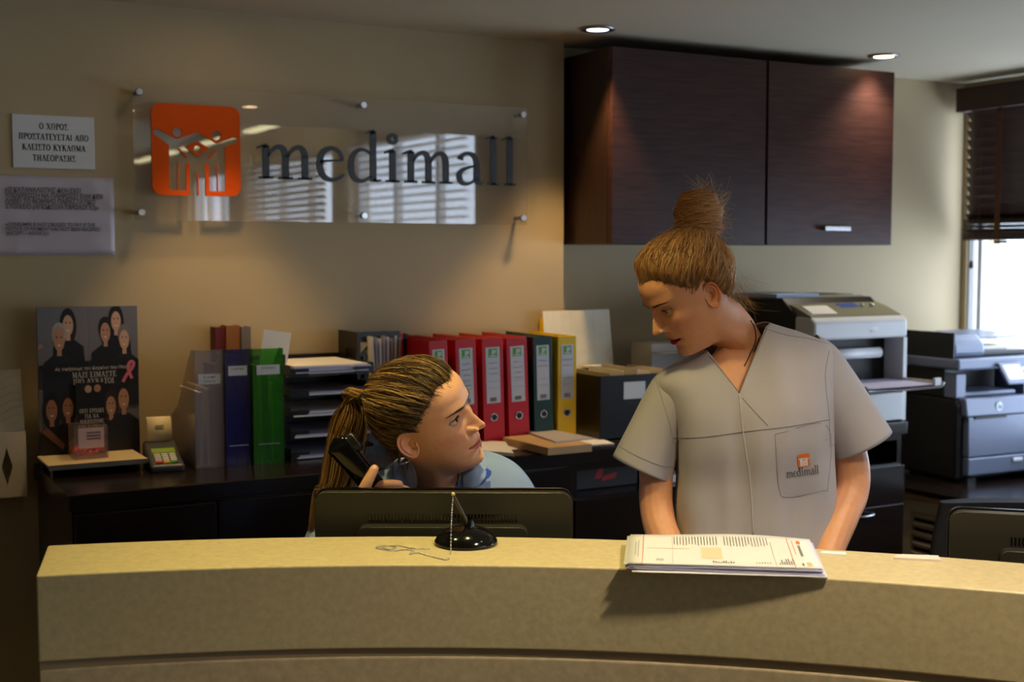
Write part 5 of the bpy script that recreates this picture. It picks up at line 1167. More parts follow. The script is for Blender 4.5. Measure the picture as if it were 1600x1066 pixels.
def flow(cap, root_a, root_z, goal, n=12, lift=.001, wig=.0, jig=.0, over=1.0):
    """strands lying on the cap, combed from a hairline point to the goal"""
    bvh = cap; x, y = head_base(np.array([root_a]), np.array([root_z])); p0 = np.array([x[0], y[0], root_z])-CEN; g = np.array(goal)-CEN
    a = p0/np.linalg.norm(p0); b = g/np.linalg.norm(g); om = math.acos(np.clip(a@b, -1, 1)); S = []
    nrm = np.cross(a, b); nrm /= np.linalg.norm(nrm)+1e-9; ph = random.uniform(0, 6.3)
    for i in range(n):
        t = i/(n-1)*over; d = (math.sin((1-t)*om)*a+math.sin(t*om)*b)/max(math.sin(om), 1e-4) if om > 1e-3 else a
        d = d+nrm*(wig*math.sin(ph+t*5)*t*(1-t)*4+jig*t*(1-t)*4); d /= np.linalg.norm(d)
        h = bvh.ray_cast(Vector(CEN+d*.3), Vector(-d))
        r = np.linalg.norm(np.array(h[0])-CEN) if h[0] is not None else np.linalg.norm(p0)
        S.append(CEN+d*(r+lift*min(1, .25+4*t)))
    return np.array(S)
def clones(S, m, sig, rg):
    out = []
    for s in S:
        t = np.linspace(0, 1, len(s))[:, None]; out.append(s)
        for _ in range(m-1): out.append(s+rg.normal(0, sig, 3)[None]*(.35+1.3*np.sin(t*PI*.9+.15))+rg.normal(0, sig*.6, 3)[None]*t)
    return out
def brows(P, pose, material, parent, off):
    for s in (-1, 1):
        S = []
        for k in range(120):
            x = .0105+.034*random.random()**.9; zc = P['browz']+.0075*math.sin(min(max((x-.010)/.036, 0), 1)*PI*.72)-.002; tk = .0024*min(max((.050-x)/.022, .2), 1)
            z = zc+random.uniform(-tk, tk); L = .006; dxx = L*(.55+.9*x/.05); dzz = L*(.8-1.5*(x-.01)/.04)*.5
            pts = []
            for i in range(4):
                t = i/3; xx, zz = x+dxx*t, z+dzz*t; a = math.asin(min(.99, xx/ .0695)); X, Y = head_base(np.array([a*1.0]), np.array([zz]))
                for _ in range(6): a += (xx-X[0])/.085; X, Y = head_base(np.array([a]), np.array([zz]))
                pts.append((s*xx, Y[0]+face_disp(np.array([xx]), np.array([zz]), P)[0]+.0005+.0008*math.sin(t*PI), zz))
            S.append(pose.rigid(np.array(pts)))
        strand_mesh(S, .00036, 'eyebrow', material, parent, off, [np.array(lin(P['brow'])[:3])]*len(S))['kind'] = 'stuff'
def eyes(P, pose, gaze, parent, off):
    for s in (-1, 1):
        c = np.array([s*EX, P['eyey'], EZ]); g = np.array(gaze, float); g /= np.linalg.norm(g); u = np.cross(g, [0, 0, 1]); u /= np.linalg.norm(u); v = np.cross(u, g)
        V = []; C = []; rings = [0, .05, .10, .14, .17, .19, .30, .33, .40, .43, .47, .52, .6, .7, .85, 1.0, 1.2, 1.5, 1.9, 2.4, 2.9]
        for a in rings:
            col = (8, 6, 6) if a <= .18 else (P['iris'] if a <= .44 else (206, 196, 190))
            if .40 <= a <= .44: col = (30, 20, 14)
            for k in range(24):
                t = 2*PI*k/24; V.append(c+ER*.985*(g*math.cos(a)+(u*math.cos(t)+v*math.sin(t))*math.sin(a))); C.append(lin(col)[:3])
        F = [(i*24+k, i*24+(k+1) % 24, (i+1)*24+(k+1) % 24, (i+1)*24+k) for i in range(len(rings)-1) for k in range(24)]
        np_obj('eye', pose.rigid(np.array(V)), F, mat('eye_wet', (255, 255, 255), .12, attr='Col'), parent, off, np.array(C))
    up, lo = P['lid']
    for s in (-1, 1):
        S = []
        for k in range(44):
            t = -1+2*k/43; dx = t*.0145; arch = max(0, 1-t*t); dz = up*arch**.8+.08*dx; yb = P['eyey']+math.sqrt(max(ER**2-dx*dx-dz*dz, 0))+.0012; p = np.array([s*(EX+dx), yb, EZ+dz])
            L = .0055+.002*max(t, 0); o_ = np.array([s*.35*(t+.3)*L, L*.85, .0]); S.append(pose.rigid(np.array([p-[0, .001, 0], p+o_*.5+[0, 0, -.0006], p+o_+[0, 0, .0016]])))
        dxs = np.linspace(-1, 1, 16); S.append(pose.rigid(np.array([(s*(EX+t*.0145), P['eyey']+math.sqrt(max(ER**2-(t*.0145)**2-(up*max(0, 1-t*t)**.8)**2, 0))+.0014, EZ+up*max(0, 1-t*t)**.8+.08*t*.0145) for t in dxs])))
        strand_mesh(S, [.00022]*44+[.0006], 'eyelashes', mat('lash', (20, 14, 12), .6), parent, off, [np.array(lin((20, 13, 10))[:3])]*len(S))['kind'] = 'stuff'
def loft_cloth(rings, vcut=None, ncol=96, nrow=70, nexp=2.7, fold=.004, fs=(9, 3.2), seed=0., dc=0.0, yaw=0.):
    """garment torso: rings of (left px, right px, d, half depth), columns end at the neck opening"""
    Ls = catmull([cpt(*l, d) for l, r, d, h in rings], 8); Rs = catmull([cpt(*r, d) for l, r, d, h in rings], 8); Hs = [float(v[0]) for v in catmull([(h, 0, 0) for l, r, d, h in rings], 8)]
    cols = []
    for k in range(ncol):
        a = 2*PI*k/ncol; ca, sa = math.cos(a), math.sin(a); cx = math.copysign(abs(ca)**(2/nexp), ca); cy = math.copysign(abs(sa)**(2/nexp), sa); path = []
        for L, Rr, h in zip(Ls, Rs, Hs):
            c = (L+Rr)/2; hv = (Rr-L)/2; dv = np.array([-hv[2]*0, 1.0, 0]); t = np.array([math.sin(yaw), math.cos(yaw), 0])
            p = c+hv*cx+np.array([0, 1.0, 0])*h*cy
            n_ = np.array([cx*hv[0], cy*h, 0]); n_ = n_/(np.linalg.norm(n_)+1e-9)
            f = pnoise(Vector((p[0]*fs[0]+seed, p[1]*fs[0]*.6, p[2]*fs[1])))+.5*pnoise(Vector((p[0]*fs[0]*2.3+seed, p[1]*4, p[2]*fs[1]*2+3)))
            p = p+n_*f*fold
            if vcut is not None and cy < .05:
                q = np.array([p[0], p[1], p[2]]); u = q[2]-CAMZ; cc, s_ = math.cos(PITCH), math.sin(PITCH); zc = q[1]*cc-u*s_; px = 800+FPX*q[0]/zc; py = 533-FPX*(q[1]*s_+u*cc)/zc
                if vcut(px, py):
                    if len(path) > 1:      # bisect to the seam
                        a0, b0 = path[-1], p
                        for _ in range(8):
                            m_ = (a0+b0)/2; u = m_[2]-CAMZ; zc = m_[1]*cc-u*s_; px = 800+FPX*m_[0]/zc; py = 533-FPX*(m_[1]*s_+u*cc)/zc
                            if vcut(px, py): b0 = m_
                            else: a0 = m_
                        path.append(a0)
                    break
            path.append(p)
        path = np.array(path); s = np.concatenate([[0], np.cumsum(np.linalg.norm(np.diff(path, axis=0), axis=1))]); s /= s[-1]; t = np.linspace(0, 1, nrow)
        cols.append(np.stack([np.interp(t, s, path[:, i]) for i in range(3)], 1))
    G = np.stack(cols, 1); n, mc = G.shape[:2]; i = np.arange(n-1)[:, None]*mc; j = np.arange(mc)[None]; j2 = (j+1) % mc
    return G.reshape(-1, 3), np.stack([i+j, i+j2, i+mc+j2, i+mc+j], -1).reshape(-1, 4).tolist(), G
def sleeve(outer, inner, dd, half, ncol=40, fold=.004, seed=0.):
    O = catmull([cpt(*p, d) for p, d in zip(outer, dd)], 8); I = catmull([cpt(*p, d) for p, d in zip(inner, dd)], 8); H = [float(v[0]) for v in catmull([(h, 0, 0) for h in half], 8)]
    V = []
    for o, i_, h in zip(O, I, H):
        c = (o+i_)/2; hv = (o-i_)/2
        for k in range(ncol):
            a = 2*PI*k/ncol; p = c+hv*math.cos(a)+np.array([0, h*math.sin(a), 0]); n_ = p-c; n_ /= np.linalg.norm(n_)
            V.append(p+n_*fold*pnoise(Vector((p[0]*11+seed, p[1]*11, p[2]*5))))
    n = len(O); F = [(i*ncol+k, i*ncol+(k+1) % ncol, (i+1)*ncol+(k+1) % ncol, (i+1)*ncol+k) for i in range(n-1) for k in range(ncol)]
    return np.array(V), F
def joinVF(parts):
    V = np.zeros((0, 3)); F = []
    for v, f in parts: F += [tuple(i+len(V) for i in q) for q in f]; V = np.vstack([V, v])
    return V, F

M_skin = mat('skin', (255, 255, 255), .46, attr='Col', var=.035, vscale=90, bump=.06, bscale=900, sss=.12, spec=.4)
M_hair = mat('hair', (255, 255, 255), .38, attr='Col', spec=.5)
M_lash = mat('brow_hair', (255, 255, 255), .6, attr='Col')
# ------------------------------------------------------------------ the standing person
PS = dict(skin=(224, 160, 118), blush=(206, 122, 96), eye_tone=(150, 100, 76), lip=(176, 24, 30), brow=(74, 46, 26), ear=(216, 132, 100), iris=(58, 62, 60), eyey=.0655, lid=(.0030, .0042), browz=.0375, open=1.25, mdrop=.0, nose=1.06)
sr0 = np.array([cpt(1168, 800, 2.62)[0], 2.62, 0]); 
ps = thing('person', 'standing person in a grey tunic with a blond top bun, looking down to the side', 'person', rd(sr0[0], sr0[1]), -YAW)
pose1 = Pose((.3575, 2.55, CAMZ-.0852), euler(R(106.5), R(-36.5), R(-4)), euler(R(180+6), R(6), R(-11)), .945, cpt(1160, 556, 2.60))
V, F, C = head_mesh(PS); V = pose1.apply(V)
sk = np.array(lin(PS['skin'])[:3])
arms = [([cpt(1278, 620, 2.61), cpt(1316, 680, 2.605), cpt(1332, 730, 2.61), cpt(1330, 772, 2.60), cpt(1312, 815, 2.56), (.585, 2.47, .865)], [.036, .0365, .0350, .0345, .0340, .0235]),
        ([cpt(1050, 650, 2.61), cpt(1028, 705, 2.605), cpt(1025, 752, 2.60), cpt(1026, 795, 2.59), cpt(1040, 845, 2.55), (.372, 2.44, .845)], [.036, .0365, .0345, .0345, .0340, .0235]),
        ([(.470, 2.62, .86), (.470, 2.615, 1.0), (.468, 2.61, 1.15), (.462, 2.61, 1.27)], [.085, .085, .085, .075])]
hd = hand((.585, 2.47, .865), (-.25, -.45, -.55), (.1, -.8, .6), -1, .35)+hand((.372, 2.44, .845), (.2, -.45, -.5), (-.1, -.8, .6), 1, .35)
av, af = blobs(arms+hd)
Vb, Fb = joinVF([(V, F), (av, af)]); np_obj('body', Vb, Fb, M_skin, ps, sr0, np.vstack([C, np.ones((len(av), 3))*sk]))
eyes(PS, pose1, (-.05, 1, -.42), ps, sr0); brows(PS, pose1, M_lash, ps, sr0)
# hair
hv, hf = hair_cap(PS, .0085, lambda A, Z: .012*smooth((Z-.045)/.05)*np.cos(A/2)**2+.006*np.sin(A/2)**2*smooth((Z+.02)/.05)+.0016*np.sin(A*23)+.0012*np.sin(A*11+1))
cap1 = BVHTree.FromPolygons([Vector(v) for v in hv], [tuple(f) for f in hf]); hb = lin((150, 104, 62))[:3]
bun_c = cpt(1091, 336, 2.565); goal = pose1.inv(cpt(1092, 372, 2.57))
rngc = np.random.RandomState(5)
def hcol(pal): 
    a = np.array(lin(pal[rngc.randint(len(pal))])[:3]); return a*(.72+.48*rngc.rand())
pal1 = [(226, 172, 106), (236, 186, 118), (214, 154, 94), (190, 128, 76), (244, 204, 142), (216, 156, 104)]
np_obj('hair_cap', pose1.rigid(hv), hf, M_hair, ps, sr0, np.ones((len(hv), 3))*np.array(hb))
S = []; rad = []
for k in range(900):
    a = rngc.uniform(-PI, PI); zr = float(ZH(np.array([abs(a)]))[0])+rngc.uniform(-.004, .008)+(rngc.rand()**3)*.04
    g = goal+rngc.normal(0, .012, 3); S.append(pose1.rigid(flow(cap1, a, min(zr, .115), g, 12, rngc.uniform(.0004, .0022), .02, rngc.normal(0, .04))))
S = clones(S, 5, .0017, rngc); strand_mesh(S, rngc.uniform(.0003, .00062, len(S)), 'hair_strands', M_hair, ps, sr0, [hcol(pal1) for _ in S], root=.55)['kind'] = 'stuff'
# twisted bun
bw, bh = .0485, .0500
def bun_r(h): return bw*(1.0-.16*(h+1)/2)*max(.05, 1-abs(h)**3.4)**.5*(1+.05*math.sin(h*9))
mb = MB(); 
G = [[tuple(bun_c+np.array([bun_r(h)*.95*math.cos(a), bun_r(h)*.95*math.sin(a), bh*h])) for a in np.linspace(0, 2*PI, 33)[:-1]] for h in np.linspace(-1, .999, 22)]
mb.grid(G, True); np_obj('hair_bun', np.array(mb.v), mb.f, M_hair, ps, sr0, np.ones((len(mb.v), 3))*np.array(lin((156, 110, 64))[:3]))
S = []; rad = []
for k in range(500):
    h0 = rngc.uniform(-1, .95); a0 = rngc.uniform(0, 2*PI); ln = rngc.uniform(1.6, 3.6); sl = rngc.normal(.12, .10); lf = rngc.uniform(.97, 1.05); p = []
    for i in range(12):
        t = i/11-.5; h = min(max(h0+sl*t*2+.05*math.sin(t*6+k), -1), .985); rr = bun_r(h)*lf*(1+.02*math.sin(t*9+k)); a = a0+ln*t
        p.append(bun_c+np.array([rr*math.cos(a), rr*math.sin(a), bh*h]))
    S.append(np.array(p))
S = clones(S, 4, .0012, rngc); strand_mesh(S, rngc.uniform(.0003, .0007, len(S)), 'bun_strands', M_hair, ps, sr0, [hcol(pal1) for _ in S])['kind'] = 'stuff'
S = []
for k in range(170):      # flyaway hairs round the bun
    a = rngc.uniform(-1.1, 1.6); r0 = .043; c = bun_c+np.array([r0*math.cos(a), rngc.uniform(-.03, .03), r0*math.sin(a)]); L = rngc.uniform(.01, .042); d = np.array([math.cos(a)+rngc.normal(0, .5), rngc.normal(0, .4), math.sin(a)+rngc.normal(0, .5)]); d /= np.linalg.norm(d); e = np.cross(d, [0, 1, 0])*rngc.normal(0, .8)
    S.append(np.array([c+d*L*t+e*L*t*t for t in np.linspace(0, 1, 8)]))
for k in range(90):       # wisps at the nape
    c = cpt(rngc.uniform(1140, 1166), rngc.uniform(425, 478), 2.585+rngc.uniform(-.02, .04)); L = rngc.uniform(.02, .055); d = np.array([.55+rngc.normal(0, .25), rngc.normal(0, .3), -.9+rngc.normal(0, .3)]); d /= np.linalg.norm(d); e = np.array([1, 0, .2])*rngc.normal(.2, .4)
    S.append(np.array([c+d*L*t+e*L*t*t for t in np.linspace(0, 1, 8)]))
for k in range(8):       # fine hairs along the forehead and temple
    a = -rngc.uniform(.1, 1.3); z0 = float(ZH(np.array([abs(a)]))[0]); x, y = head_base(np.array([a]), np.array([z0])); p = np.array([x[0], y[0], z0]); n_ = np.array([x[0], y[0], 0])/math.hypot(x[0], y[0])
    S.append(pose1.rigid(np.array([p+n_*.006*math.sin(t*2)+np.array([0, 0, -.012*t+rngc.normal(0, .0006)]) for t in np.linspace(0, 1, 6)])))
strand_mesh(S, .00022, 'flyaway_hair', M_hair, ps, sr0, [hcol([(240, 206, 150), (250, 226, 180), (214, 160, 96)]) for _ in S])['kind'] = 'stuff'
# tunic
M_tunic = mat('tunic_cotton', (172, 166, 170), .85, var=.03, vscale=14, bump=.22, bscale=1400, sheen=.1)
M_seam = mat('tunic_seam', (128, 122, 126), .9)
D1 = 2.61
rings = [((1036, 960), (1342, 960), D1, .125), ((1048, 895), (1330, 893), D1, .122), ((1057, 835), (1306, 830), D1, .114), ((1057, 790), (1299, 780), D1, .110), ((1060, 745), (1297, 730), D1, .112), ((1054, 700), (1297, 675), D1-.005, .118), ((1044, 655), (1297, 620), D1-.01, .114), ((1033, 620), (1298, 577), D1-.01, .103), ((1026, 600), (1298, 552), D1-.01, .090), ((1036, 583), (1289, 534), D1-.01, .076), ((1060, 566), (1258, 521), D1-.01, .066), ((1084, 552), (1226, 511), D1-.01, .060), ((1098, 546), (1201, 503), D1-.01, .056)]
def vc1(px, py):
    if py > 614: return False
    t = (614-py)/110.; return 1155-t*82 < px < 1155+t*44
tv, tf, TG = loft_cloth(rings, vc1, 160, 100, 2.6, .0120, (11, 3.0), 3.3)
s1 = sleeve([(1276, 524), (1302, 541), (1326, 572), (1356, 618), (1390, 673)], [(1262, 640), (1276, 662), (1286, 684), (1294, 702), (1302, 718)], [D1, D1, D1, D1, D1], [.070, .066, .062, .060, .060], seed=1.)
s2 = sleeve([(1040, 578), (1022, 592), (1002, 625), (980, 668), (958, 713)], [(1066, 660), (1062, 690), (1058, 716), (1053, 738), (1049, 753)], [D1, D1, D1, D1, D1], [.070, .066, .062, .060, .060], seed=5.)
TV, TF = joinVF([(tv, tf), s1, s2]); tun = np_obj('tunic', TV, TF, M_tunic, ps, sr0, solid=.0018)
bvt = BVHTree.FromPolygons([Vector(v) for v in TV], [tuple(f) for f in TF])
def crayd(px, py):
    v = ray(px, py); return Vector((float(v@cR), float(v@cF), float(v[2]))).normalized()
def on_tunic(px, py, off=.0012, bv=None):
    d = crayd(px, py); h = (bv or bvt).ray_cast(Vector((0, 0, CAMZ)), d)
    return np.array(h[0]-d*off) if h[0] is not None else None
def seam(pix, r=.0005, n=8, name='seam', m=None):
    P = [on_tunic(float(p[0]), float(p[1]), .0004) for p in catmull([(a, b, 0) for a, b in pix], n)]; P = [p for p in P if p is not None]
    if len(P) > 2: mb = MB(); mb.tube([Vector(p-sr0) for p in P], r, 5); mb.build(name, m or M_seam, tun, smooth=True)
seam([(1051, 685), (1100, 683), (1161, 675), (1230, 667), (1295, 656)], .0008); seam([(1155, 616), (1158, 645), (1161, 675), (1166, 710), (1171, 743), (1175, 790), (1177, 836)], .0012, m=mat('placket_light', (186, 180, 184), .85))
seam([(1200, 508), (1182, 550), (1168, 582), (1155, 614)], .0008); seam([(1155, 614), (1138, 592), (1122, 572), (1108, 556)], .0008)
seam([(1196, 514), (1230, 524), (1268, 530), (1300, 540)], .0006); seam([(1160, 622), (1178, 642), (1200, 665)], .0005)
seam([(1296, 548), (1290, 580), (1291, 610), (1296, 656), (1297, 700)], .0005); seam([(1024, 590), (1036, 630), (1048, 670), (1058, 715), (1062, 740)], .0005)
seam([(967, 698), (1000, 715), (1030, 727), (1056, 731)], .0006); seam([(1299, 697), (1330, 684), (1358, 668), (1379, 652)], .0006)
# breast pocket with the emblem and name
pk = [(1211, 679), (1292, 665), (1294, 757), (1284, 767), (1232, 777), (1217, 763)]
nx, nz = 14, 16; PVs = []; 
for j in range(nz+1):
    v = j/nz; row = []
    l = np.array((1211, 679.))*(1-v)+np.array((1217, 766.))*v; r_ = np.array((1292, 665.))*(1-v)+np.array((1294, 760.))*v
    for i in range(nx+1):
        u = i/nx; q_ = l*(1-u)+r_*u; low = max(0, v-.86)/.14; q_[1] += 10*low*math.sin(min(max((u-.0)/.2, 0), 1)*PI/2)*math.sin(min(max((1-u)/.15, 0), 1)*PI/2)
        row.append(tuple(on_tunic(q_[0], q_[1], .0004 if i in (0, nx) or j == nz else .0016)-sr0))
    PVs.append(row)
pkt = MB().grid(PVs).build('pocket', M_tunic, tun, smooth=True)
seam(pk+[pk[0]], .0006, 5); seam([(1212, 701), (1252, 695), (1293, 687)], .0005)
def stick(o, org, ux, uz, off):      # lay flat embroidery on the pocket: local x,z -> picture directions -> cloth
    for v in o.data.vertices:
        q_ = org+ux*v.co.x+uz*v.co.z; h = on_tunic(float(q_[0]), float(q_[1]), off)
        v.co = Vector(h-sr0)
ux, uz = np.array([18.5, -3.]), np.array([-1.5, -20.])
wq = MB().grid([[(.07+.86*i/4, 0, .04+.7*j/4) for i in range(5)] for j in range(5)]).build('emblem_white', mat('embroidery_white', (226, 222, 220), .9), pkt); stick(wq, np.array([1247.5, 731.]), ux, uz, .0030)
eo = emblem_curve('pocket_emblem', 1, 1, 0, mat('embroidery_orange', (222, 110, 40), .8), pkt); stick(eo, np.array([1247.5, 731.]), ux, uz, .0034)
mbl = MB(); x = 0; tw = sum(LET[c][0] for c in 'medimall')
for c in 'medimall':
    l = letter_mb(c, 1, 0); mbl.add([((x+v[0])/tw, 0, v[2]) for v in l.v], l.f); x += LET[c][0]
lo_ = mbl.build('pocket_name', mat('embroidery_grey', (92, 84, 86), .9), pkt); stick(lo_, np.array([1229., 747.]), np.array([51., -7.]), np.array([-.6, -8.5]), .0032)
# cord round the neck
bvh1 = BVHTree.FromPolygons([Vector(v) for v in V], [tuple(f) for f in F])
nk = [on_tunic(a, b, .0022, bvh1) for a, b in ((1173, 501), (1179, 512), (1181, 526), (1178, 541), (1171, 556), (1163, 572))]; nk = [p for p in nk if p is not None]
if len(nk) > 2: MB().tube([Vector(p-sr0) for p in catmull(nk, 4)], .0011, 6).build('neck_cord', mat('cord_black', (26, 18, 16), .6), ps, smooth=True)
# trousers and shoes, out of sight behind the counter
M_trs = mat('trouser_grey', (150, 146, 150), .85)
lg = [([(.470+s*.085, 2.63, .90), (.470+s*.09, 2.64, .70), (.470+s*.09, 2.63, .45), (.470+s*.09, 2.65, .09)], [.098, .09, .068, .06]) for s in (-1, 1)]
lv, lf = blobs(lg, .008, 3); np_obj('trousers', lv, lf, M_trs, ps, sr0)
for s in (-1, 1): sv, sf = blobs([([(.470+s*.09, 2.68, .045), (.470+s*.095, 2.58, .04), (.470+s*.10, 2.50, .032)], [.042, .04, .03])], .005, 3); np_obj('shoe', sv, sf, M_whitep, ps, sr0)

# ------------------------------------------------------------------ the seated person
PQ = dict(skin=(228, 170, 134), blush=(214, 126, 108), eye_tone=(158, 110, 90), lip=(198, 112, 100), brow=(58, 40, 28), ear=(226, 146, 118), iris=(64, 44, 28), eyey=.0660, lid=(.0060, .0040), bthick=.0032, browz=.0375, open=1.1, mdrop=.0, nose=1.0)
qr0 = np.array([cpt(690, 800, 2.56)[0], 2.56, 0])
pq = thing('person', 'seated person in a light blue shirt with a ponytail, holding a phone and looking up', 'person', rd(qr0[0], qr0[1]), -YAW)
pose2 = Pose((-.1618, 2.42, CAMZ-.3222), euler(R(-110.4), R(6), R(28.4)), euler(R(180-14), R(3), R(4)), 1.005, cpt(688, 792, 2.51))
V2, F2, C2 = head_mesh(PQ); V2 = pose2.apply(V2); sk2_ = np.array(lin(PQ['skin'])[:3])
dP = 2.375
arm2 = [([cpt(545, 800, 2.53), cpt(505, 890, 2.47), cpt(500, 985, 2.43), cpt(535, 905, 2.415), cpt(566, 818, dP+.02)], [.046, .042, .038, .032, .0225]),
        ([cpt(828, 800, 2.55), cpt(862, 900, 2.55), cpt(850, 990, 2.54), (.085, 2.48, .81), (.10, 2.41, .785)], [.046, .042, .038, .032, .0235]),
        ([(-.135, 2.57, .62), (-.135, 2.57, .8), (-.135, 2.56, .95), (-.137, 2.54, 1.02)], [.09, .085, .085, .075])]
grip = [([cpt(566, 818, dP+.01), cpt(568, 798, dP), cpt(584, 780, dP+.012)], [.0215, .020, .013]), ([cpt(567, 812, dP+.01), cpt(580, 796, dP+.012), cpt(592, 788, dP+.015)], [.0215, .018, .013]), ([cpt(568, 816, dP+.01), cpt(586, 806, dP+.012), cpt(600, 800, dP+.015)], [.021, .017, .012]),
        ([cpt(560, 800, dP-.004), cpt(563, 778, dP-.016), cpt(573, 756, dP-.021), cpt(585, 733, dP-.020)], [.0165, .0125, .0108, .0088]),
        ([cpt(584, 780, dP+.012), cpt(592, 762, dP-.002), cpt(608, 757, dP-.010), cpt(624, 757, dP-.006)], [.0118, .0108, .0096, .0078]),
        ([cpt(592, 788, dP+.015), cpt(604, 772, dP+.004), cpt(620, 767, dP-.004), cpt(635, 765, dP)], [.0118, .0105, .0094, .0076]),
        ([cpt(598, 797, dP+.015), cpt(608, 784, dP+.006), cpt(622, 779, dP), cpt(635, 779, dP+.004)], [.0112, .0100, .0090, .0074]),
        ([cpt(600, 808, dP+.015), cpt(611, 797, dP+.008), cpt(622, 793, dP+.004), cpt(632, 794, dP+.008)], [.0100, .0088, .0078, .0066])]
av, af = blobs(arm2+grip+hand((.10, 2.41, .785), (-.15, -.5, -.12), (0, -.2, 1), -1, .25), .0026)
Vb, Fb = joinVF([(V2, F2), (av, af)]); np_obj('body', Vb, Fb, M_skin, pq, qr0, np.vstack([C2, np.ones((len(av), 3))*sk2_]))
eyes(PQ, pose2, (-.10, 1, .10), pq, qr0); brows(PQ, pose2, M_lash, pq, qr0)
mb = MB(); mb.sphere(Vector(pose2.rigid([[.0175, .1005, -.011]])[0]-qr0), .0014, 8, 6); mb.build('nose_stud', M_steel, pq, smooth=True)
thumbnail = None
hv, hf = hair_cap(PQ, .005, lambda A, Z: .003*smooth((Z-.05)/.04)*np.cos(A/2)**2+.003*np.sin(A*9)*smooth((Z-.02)/.05)*.4)
cap2 = BVHTree.FromPolygons([Vector(v) for v in hv], [tuple(f) for f in hf])
np_obj('hair_cap', pose2.rigid(hv), hf, M_hair, pq, qr0, np.ones((len(hv), 3))*np.array(lin((52, 34, 22))[:3]))
tie = cpt(574, 620, 2.455); goal = pose2.inv(tie)
pal2 = [(60, 42, 28), (74, 52, 32), (96, 70, 40), (164, 124, 68), (214, 174, 104), (48, 34, 24), (84, 60, 36), (190, 146, 84)]
S = []; rad = []
for k in range(900):
    a = rngc.uniform(-PI, PI); zr = float(ZH(np.array([abs(a)]))[0])+rngc.uniform(-.004, .008)+(rngc.rand()**3)*.04
    S.append(pose2.rigid(flow(cap2, a, min(zr, .115), goal+rngc.normal(0, .007, 3), 14, rngc.uniform(.0004, .0030), .03, rngc.normal(0, .06))))
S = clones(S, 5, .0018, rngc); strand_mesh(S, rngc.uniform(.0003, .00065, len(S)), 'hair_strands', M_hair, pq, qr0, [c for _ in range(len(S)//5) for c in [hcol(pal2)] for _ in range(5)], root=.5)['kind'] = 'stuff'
S = []; rad = []
for k in range(420):      # ponytail
    u = rngc.rand(); w_ = rngc.normal(0, 1, 2)*.35
    ctl = [tie+rngc.normal(0, .006, 3), cpt(556-14*u+8*w_[0], 612+10*(1-u)+6*w_[1], 2.47+.02*w_[0]), cpt(524+46*u+6*w_[0], 652+6*w_[1], 2.48+.03*w_[1]), cpt(516+52*u*u+6*w_[0], 700+5*w_[1], 2.48+.03*w_[1]), cpt(506+44*u*u+8*w_[0], 755, 2.48+.03*w_[1]), cpt(494+44*u*u+8*w_[0], 800+30*w_[1], 2.48+.03*w_[1]), cpt(486+44*u*u+8*w_[0], 850+30*w_[1], 2.48+.03*w_[1])]
    S.append(np.array(catmull(ctl, 4)))
S = clones(S, 4, .0022, rngc); strand_mesh(S, rngc.uniform(.0004, .0009, len(S)), 'ponytail', M_hair, pq, qr0, [hcol([(150, 108, 56), (176, 130, 70), (110, 76, 40), (74, 50, 30), (198, 154, 88)]) for _ in S])['kind'] = 'stuff'
ax_ = Vector(cpt(560, 616, 2.46)-cpt(588, 624, 2.45)).normalized(); tq = Vector(tie-qr0); e1 = ax_.orthogonal().normalized(); e2 = ax_.cross(e1)
MB().tube([tq+ax_*(.004*math.sin(3*a))+(e1*math.cos(a)+e2*math.sin(a))*.0185 for a in np.linspace(0, 2*PI, 25)], .0068, 8).build('hair_tie', mat('tie_black', (20, 14, 18), .8), pq, smooth=True)
S = []
for k in range(16):
    a = rngc.uniform(.1, 1.2); z0 = float(ZH(np.array([a]))[0]); x, y = head_base(np.array([a]), np.array([z0])); p = np.array([x[0], y[0], z0]); n_ = np.array([x[0], y[0], 0])/math.hypot(x[0], y[0])
    S.append(pose2.rigid(np.array([p+n_*(.002+.012*t*t)+np.array([0, -.03*t+rngc.normal(0, .0008), .014*t*(1-t)*2]) for t in np.linspace(0, 1, 7)])))
for k in range(34):
    c = cpt(rngc.uniform(604, 640), rngc.uniform(690, 712), 2.425); a_, b_, l_ = rngc.normal(0, .012), rngc.normal(0, .012), rngc.uniform(.03, .07); S.append(np.array([c+np.array([a_*t+b_*t*t, .01*t, -l_*t]) for t in np.linspace(0, 1, 7)]))
strand_mesh(S, .00028, 'flyaway_hair', M_hair, pq, qr0, [hcol(pal2) for _ in S])['kind'] = 'stuff'
# shirt
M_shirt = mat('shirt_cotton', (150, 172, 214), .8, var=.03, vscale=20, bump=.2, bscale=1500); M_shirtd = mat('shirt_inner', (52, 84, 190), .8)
D2 = 2.56
rings = [((545, 1060), (845, 1060), D2+.01, .125), ((535, 950), (848, 950), D2, .125), ((528, 860), (848, 860), D2-.01, .125), ((526, 815), (846, 812), D2-.015, .115), ((534, 786), (842, 780), D2-.02, .100), ((552, 762), (830, 752), D2-.025, .086), ((580, 744), (812, 730), D2-.025, .076), ((604, 734), (790, 716), D2-.025, .068), ((622, 728), (766, 708), D2-.025, .062), ((634, 726), (748, 706), D2-.025, .058)]
def vc2(px, py):
    if py > 850: return False
    t = (850-py)/120.; return 688-t*62 < px < 690+t*30
sv, sf, SG = loft_cloth(rings, vc2, 110, 60, 2.5, .005, (11, 4), 8.1)
sl1 = blobs([([cpt(548, 800, 2.53), cpt(506, 890, 2.47), cpt(500, 985, 2.43)], [.062, .058, .054]), ([cpt(500, 985, 2.43), cpt(535, 905, 2.415), cpt(552, 862, 2.405)], [.054, .046, .042])], .004, 5)
sl2 = blobs([([cpt(824, 806, 2.55), cpt(856, 900, 2.55), cpt(848, 985, 2.54), (.085, 2.50, .815)], [.060, .058, .054, .046])], .004, 5)
